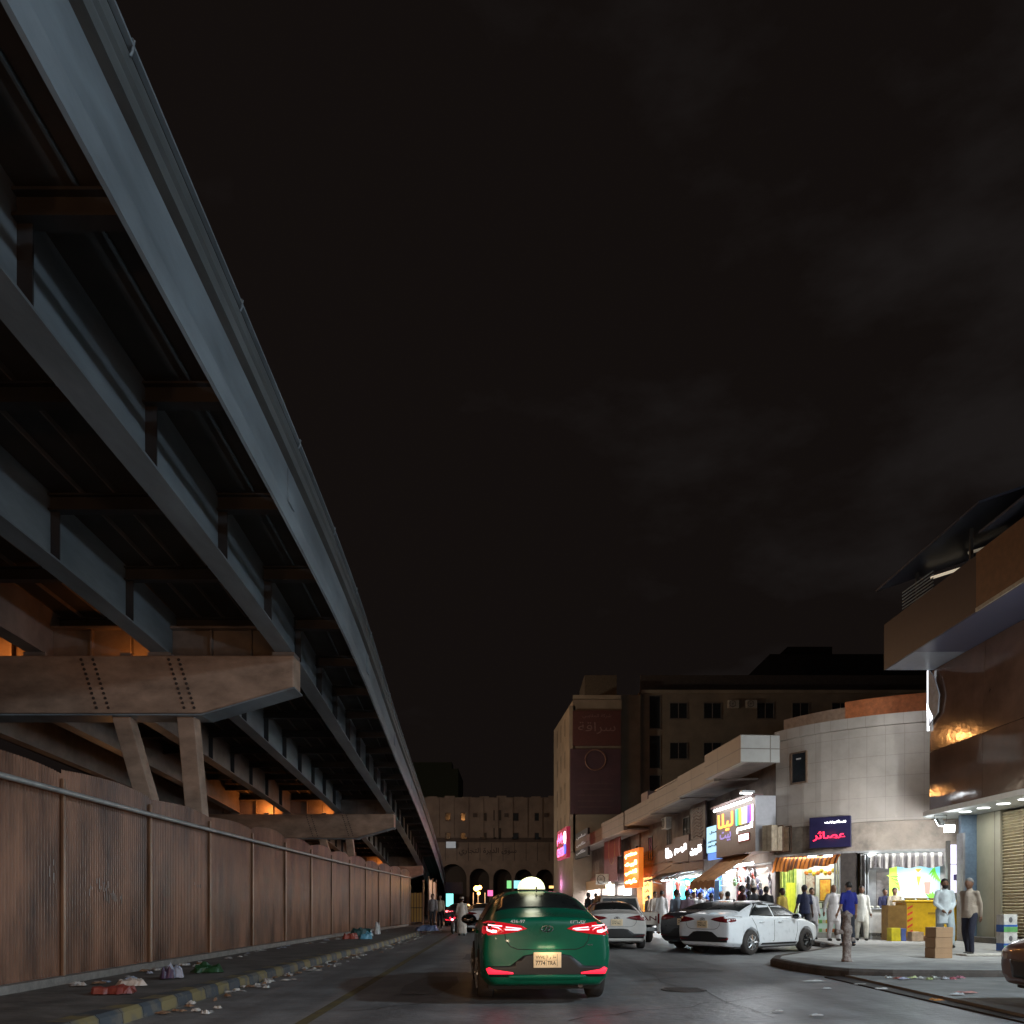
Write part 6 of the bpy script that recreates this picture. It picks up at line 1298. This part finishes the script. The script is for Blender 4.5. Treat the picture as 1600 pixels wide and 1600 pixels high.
# cartons
crd = M('cardboard', (.36,.22,.12), .8, var=.12, scale=3); tape = M('brown tape', (.22,.12,.06), .35, var=.1)
for k, lab in enumerate(('lowest cardboard carton of the stack of three', 'middle cardboard carton of the stack of three', 'topmost cardboard carton of the stack of three')):
    t = thing('cardboard_carton', lab+' on the pavement', 'carton', (9.2+.006*k, 17.95, .157+.222*k), .12+.02*k, 'stacked cardboard cartons')
    box('carton_body', -.2, .2, -.18, .18, 0, .218, crd, t, bevel=.006); box('tape', -.205, .205, -.03, .03, .2182, .2195, tape, t); box('flap_seam', -.198, .198, -.1815, -.18, .106, .109, tape, t)
for k, lab in enumerate(('lower blue and white appliance box', 'upper blue and white appliance box')):
    t = thing('appliance_box', lab+' by the roller shutter', 'box', (12.25, 20.6, .155+.46*k), .05, 'appliance boxes by the shutter')
    box('box_body', -.17, .17, -.15, .15, 0, .455, M('white carton', (.6,.6,.58), .5), t, bevel=.004); box('blue_band', -.172, .172, -.153, -.1505, .15, .2, M('blue print', (.03,.12,.45), .5), t); box('green_band', -.172, .172, -.153, -.1505, .02, .145, M('green print', (.12,.35,.12), .5), t)
    bm = bmesh.new(); add_ball(bm, (0,-.152,.32), (.05,.004,.07), 10, 8); obj('picture', bm, M('grey print', (.12,.12,.13), .5), t)
    bm = bmesh.new(); add_box(bm, -.174, -.1705, -.15, .15, .02, .2); obj('side_band', bm, M('blue print'), t)
t = tag(box('stone_slab', 10.1, 11.2, 18.5, 18.95, .156, .2, M('pale slab', (.5,.47,.42), .8, bump=.3), None, bevel=.01), 'pale flat stone slab lying at the feet of the grey haired man', 'slab')
def sack(loc, size, m, lab, nm='food_box', cat='box', grp='boxes at the foot of the cart', rz=0):
    bm = bmesh.new(); add_box(bm, -size[0]/2, size[0]/2, -size[1]/2, size[1]/2, 0, size[2]); bmesh.ops.subdivide_edges(bm, edges=bm.edges[:], cuts=3)
    for v in bm.verts: v.co += Vector((noise.noise(v.co*5+Vector(loc)), noise.noise(v.co*5+Vector(loc)*2), 0))*.02
    o = obj(nm, bm, m, loc=loc, bevel=.01); o.rotation_euler = (0,0,rz); return tag(o, lab, cat, grp)
sack((12.2,26.6,.157), (.32,.25,.42), M('yellow carton', (.6,.5,.02), .5), 'upright yellow carton at the foot of the cart, with blue edge', rz=.15)
sack((12.5,26.7,.157), (.16,.25,.4), M('blue carton', (.08,.12,.35), .5), 'narrow blue carton against the yellow carton', rz=.1)
sack((12.85,26.5,.157), (.38,.3,.3), M('tan carton', (.42,.3,.2), .7), 'open tan carton with papers before the cart')
sack((13.35,26.5,.157), (.5,.35,.18), M('flat brown carton', (.3,.17,.1), .8), 'flat brown carton lying before the yellow cart', rz=-.2)
sack((13.45,26.55,.34), (.4,.25,.07), M('white foam lid', (.7,.68,.62), .6), 'white foam tray on top of the flat brown carton')
sack((14.6,24.6,.33), (.3,.3,.4), M('dark crate', (.08,.08,.1), .6), 'dark plastic crate beside the beige pilaster', 'plastic_crate', 'crate', None)
# ================================================================== goods in the shops
random.seed(31)
def bag_mesh(kind):
    bm = bmesh.new()
    if kind == 'bag': add_ball(bm, (0,0,-.14), (.13,.07,.15), 12, 9); add_tube(bm, [(-.07,0,-.02),(-.04,0,.07),(.04,0,.07),(.07,0,-.02)], .01, 5)
    elif kind == 'ball': add_ball(bm, (0,0,0), .13, 14, 10)
    elif kind == 'shirt': add_prism(bm, [(-.2,0,0),(-.08,0,.06),(.08,0,.06),(.2,0,0),(.24,0,-.14),(.15,0,-.16),(.13,0,-.5),(-.13,0,-.5),(-.15,0,-.16),(-.24,0,-.14)], (0,.03,0))
    else: add_ball(bm, (0,.02,0), (.05,.12,.035), 10, 8); add_ball(bm, (0,-.05,.03), (.045,.05,.045), 10, 8)
    me = bpy.data.meshes.new(kind); bm.to_mesh(me); bm.free()
    for p in me.polygons: p.use_smooth = True
    return me
RM = Matrix.Rotation(RZ, 3, 'Z'); RO = Vector((XP, ZP, 0))
def goods(kind, name, cat, n, za, zb, y0, y1, z0, z1, cols, lab, grp, sc_=1.0, shelf=False):
    base = bag_mesh(kind); meshes = []
    for c in cols: m_ = base.copy(); m_.materials.append(M('goods %.2f %.2f %.2f' % c, c, .5, var=.15)); meshes.append((m_, c))
    for i in range(n):
        me, c = random.choice(meshes); x = random.uniform(lx(za), lx(zb)); y = random.uniform(y0, y1); z = random.uniform(z0, z1)
        if shelf: x = lx(za)+(lx(zb)-lx(za))*((i*7 % n)+.5)/n; z = z0+(z1-z0)*((i % 4)/3.)
        o = bpy.data.objects.new(name, me); COL.objects.link(o); o.location = RO+RM @ Vector((x, y, z)); o.rotation_euler = (0, 0, RZ+random.uniform(-.5,.5)); s = sc_*random.uniform(.85,1.2); o.scale = (s, s, s)
        tag(o, lab, cat, grp)
dark = [(.03,.03,.04),(.05,.04,.04),(.1,.1,.12),(.3,.3,.32),(.02,.02,.05)]; blues = [(.03,.06,.3),(.06,.15,.5),(.02,.03,.12),(.4,.5,.65),(.1,.1,.15)]; mix = [(.5,.5,.5),(.1,.3,.4),(.5,.1,.08),(.6,.5,.1),(.05,.05,.06),(.2,.45,.25)]
goods('bag', 'hanging_bag', 'bag', 30, 33.9, 33.2, -.1, .5, 1.0, 2.9, dark, 'small dark bag hanging at the near side of the brightest shop', 'dark bags by the near doorpost')
goods('bag', 'hanging_bag', 'bag', 26, 35.9, 35.2, -.3, .4, .9, 2.9, dark, 'black or grey bag hanging in the bundle beside the reddish doorpost', 'dark bags by the reddish doorpost', 1.15)
goods('shoe', 'shoe', 'shoe', 40, 35.6, 33.4, 2.4, 3.0, .9, 2.6, mix+dark, 'shoe on the back wall shelves of the brightest shop', 'shoes on the bright back wall', 1.3, True)
goods('bag', 'hanging_bag', 'bag', 46, 41.5, 38.0, -1.4, -.4, 1.2, 2.25, blues, 'blue or dark bag hanging in rows below the brown awning', 'blue bags below the awning', 1.1)
goods('bag', 'hanging_bag', 'bag', 22, 35.5, 33.3, -.9, -.3, 1.9, 2.75, mix+dark, 'bag hanging outside under the tube lamps of the brightest shop', 'bags under the outside tube lamps')
goods('shirt', 'hanging_garment', 'garment', 14, 48.4, 45.2, .2, 1.6, 1.9, 2.7, mix, 'garment hanging in the turquoise shop', 'garments in the turquoise shop', 1.2)
goods('ball', 'toy_ball', 'ball', 8, 45.0, 43.2, -.4, .3, 2.0, 2.7, [(.55,.05,.04),(.6,.55,.1),(.6,.6,.6),(.55,.08,.05)], 'coloured ball hanging at the turquoise shop front', 'balls at the turquoise shop')
goods('bag', 'hanging_bag', 'bag', 16, 45.5, 42.3, -.3, .8, 1.1, 1.9, mix, 'coloured bag stacked at the turquoise shop front', 'coloured bags at the turquoise shop', 1.2)
goods('shirt', 'hanging_garment', 'garment', 10, 61.5, 58.5, .5, 2.5, 1.8, 2.6, mix, 'garment hanging in the white lit shop beyond the amber one', 'garments in the far white shop', 1.2)
bm = bmesh.new(); add_box(bm, lx(35.7), lx(33.3), 2.3, 3.1, .86, .88)
for z in (1.42, 1.98, 2.55): add_box(bm, lx(35.7), lx(33.3), 2.3, 3.1, z, z+.02)
obj('shelf', bm, grey_al, rowb)
box('door_post', lx(36.25), lx(35.95), -.35, -.03, .155, 3.0, M('reddish door post', (.36,.12,.1), .6), rowb)
box('blue_board', lx(37.3), lx(36.6), -1.0, -.95, .155, 2.4, M('bright blue board', (.03,.16,.5), .5), rowb)
bm = bmesh.new(); p0 = RO+RM @ Vector((lx(38.2), -1.9, 1.75)); p1 = RO+RM @ Vector((lx(35.2), -1.3, 1.35)); add_tube(bm, [p0, p1], .03, 6); tag(obj('awning_pole', bm, grey_al), 'pale slanting pole propping the brown awning', 'pole')
for k, (Z, o_) in enumerate(((39.0,1.0),(40.8,.9),(42.9,.9),(44.6,.9),(46.4,.8))):  # tubes added to brighten the shopfronts
    p = RO+RM @ Vector((lx(Z), -o_, 2.72)); t = thing('shop_tube_light', 'lit tube lamp under the shop canopies, number %d counting from the brown awning' % (k+1), 'lamp', p, RZ, 'tube lamps under the canopies')
    bm = bmesh.new(); add_tube(bm, [(-.55,0,0),(.55,0,0)], .05, 8); obj('tube', bm, tube, t); box('fitting', -.57, .57, -.03, .03, .05, .1, grey_al, t)
    lamp('lamp', 'AREA', (0,0,-.08), 45, (.88,.96,1), t, size=1.0, size_y=.1)
for k, Z in enumerate((34.2, 35.3)):  # tubes added outside to brighten this shop
    p = RO+RM @ Vector((lx(Z), -.6, 3.0)); t = thing('shop_tube_light', 'lit tube lamp hung outside over the brightest shop, %s' % ('nearer the striped awning' if k == 0 else 'nearer the brown awning'), 'lamp', p, RZ, 'tube lamps outside the brightest shop')
    bm = bmesh.new(); add_tube(bm, [(-.5,0,0),(.5,0,0)], .06, 8); obj('tube', bm, tube, t); box('fitting', -.52, .52, -.03, .03, .06, .11, grey_al, t)
# ================================================================== litter
random.seed(77)
lm_ = [M('litter white', (.55,.53,.5), .8, var=.1), M('litter grey', (.3,.29,.28), .8, var=.1), M('litter brown', (.25,.15,.09), .8), M('litter pale blue', (.35,.4,.5), .6)]
def crumple(size, m, loc, lab, grp, name='paper_scrap', cat='litter', flat_=.35, rz=None, nn=5):
    bm = bmesh.new(); bmesh.ops.create_grid(bm, x_segments=nn, y_segments=nn, size=.5)
    s0 = random.random()*99
    for v in bm.verts:
        c = v.co.copy(); v.co = Vector((c.x*size[0]*(1+.4*noise.noise(c*4+Vector((s0,0,0)))), c.y*size[1]*(1+.4*noise.noise(c*4+Vector((0,s0,0)))), size[2]*(.5+.9*abs(noise.noise(c*3.3+Vector((s0,s0,0)))))))
        if abs(c.x) > .45 or abs(c.y) > .45: v.co.z *= flat_
    o = obj(name, bm, m, loc=loc); o.rotation_euler = (0, 0, random.uniform(0, 6) if rz is None else rz); s = o.modifiers.new('t', 'SOLIDIFY'); s.thickness = .003
    return tag(o, lab, cat, grp)
for k in range(150):
    y = random.choice([random.uniform(9.5, 24), random.uniform(12, 30), random.uniform(24, 45)]); x = kerb_x(y)+.2+abs(random.gauss(0,.22)); s = random.uniform(.05,.17)
    crumple((s, s*random.uniform(.5,1), random.uniform(.015,.06)), random.choice(lm_[:3]), (x, y, .006), 'small crumpled scrap on the road along the striped kerb', 'litter along the striped kerb')
for k in range(60):
    y = random.uniform(11, 40); x = random.uniform(fence_x(y)+.35, fence_x(y)+.9); s = random.uniform(.06,.2)
    crumple((s, s, random.uniform(.02,.06)), random.choice(lm_), (x, y, .156), 'small scrap of litter on the pavement against the fence foot', 'litter along the fence foot')
def at_ground(px, py, base=.15): Z = (1.27-base)*F/(py-1416); return ((px-800)/F*Z, Z, base+.006)
big = [((175,1553),(.5,.35,.12),(.2,.04,.03),'large crumpled red plastic bag on the pavement near the fence'),((205,1541),(.35,.3,.12),(.5,.42,.36),'pale torn paper bag just beyond the red bag'),
 ((272,1529),(.26,.2,.24),(.3,.33,.42),'pale blue upright bag standing at the fence foot'),((262,1530),(.2,.2,.2),(.06,.035,.09),'small purple bag against the pale blue bag'),((325,1520),(.5,.28,.15),(.015,.06,.02),'dark green bag lying at the fence foot'),
 ((565,1464),(.8,.5,.36),(.015,.06,.06),'dark teal bundle against the fence'),((547,1468),(.5,.3,.22),(.3,.05,.03),'small red heap beside the teal bundle'),((572,1468),(.4,.3,.25),(.1,.3,.42),'light blue bag in front of the teal bundle'),
 ((590,1461),(.22,.25,.5),(.6,.6,.6),'upright white box beside the teal bundle'),((668,1455),(.9,.6,.3),(.1,.14,.26),'blue plastic bag heap at the feet of the walking men')]
for (px, py), sz, c, lab in big: crumple(sz, M('bag %.2f %.2f %.2f' % c, c, .4, var=.2, scale=9), at_ground(px, py), lab, None, 'plastic_bag' if 'box' not in lab else 'paper_box', 'bag', .1, 0.3, 9)
right_l = [(1270,1534,.35,.08,(.6,.6,.58),0,'long white strip of paper on the road near the corner kerb'),(1292,1546,.14,.06,(.5,.5,.5),0,'small white scrap on the road below the long paper strip'),(1345,1539,.2,.1,(.5,.48,.45),0,'crumpled grey scrap on the dark gutter line'),
 (1377,1546,.18,.1,(.6,.58,.55),.06,'white crumpled paper just beyond the gutter line'),(1463,1564,.14,.1,(.5,.2,.04),.06,'small orange carton scrap on the side street'),(1510,1552,.3,.14,(.5,.25,.22),.06,'pinkish wrapper on the side street'),(1495,1555,.2,.1,(.55,.55,.55),.06,'white wrapper beside the pinkish one'),
 (1215,1581,.12,.04,(.45,.45,.45),0,'white scrap on the asphalt low in the picture'),(1275,1588,.15,.05,(.45,.45,.45),0,'farther white scrap on the asphalt by the gutter')]
for px, py, a, b, c, base, lab in right_l: crumple((a, b, .03), M('scrap %.2f %.2f %.2f' % c, c, .7), at_ground(px, py, base), lab, None, rz=.1)
for k, (px, c) in enumerate(((1388,(.5,.5,.48)),(1403,(.3,.1,.08)),(1412,(.35,.35,.45)),(1425,(.4,.42,.2)),(1438,(.55,.53,.5)),(1452,(.4,.45,.2)),(1460,(.5,.5,.45)),(1475,(.55,.55,.6)),(1488,(.4,.1,.12)),(1500,(.5,.2,.25)))):
    Z = 13.95-.12*(k % 3); crumple((.1+.05*(k % 4),.1,.05), M('scrap %.2f %.2f %.2f' % c, c, .7), ((px-800)/F*Z, Z, .06), 'one of the coloured scraps lying against the foot of the corner kerb', 'scraps under the corner kerb', rz=.2*k)
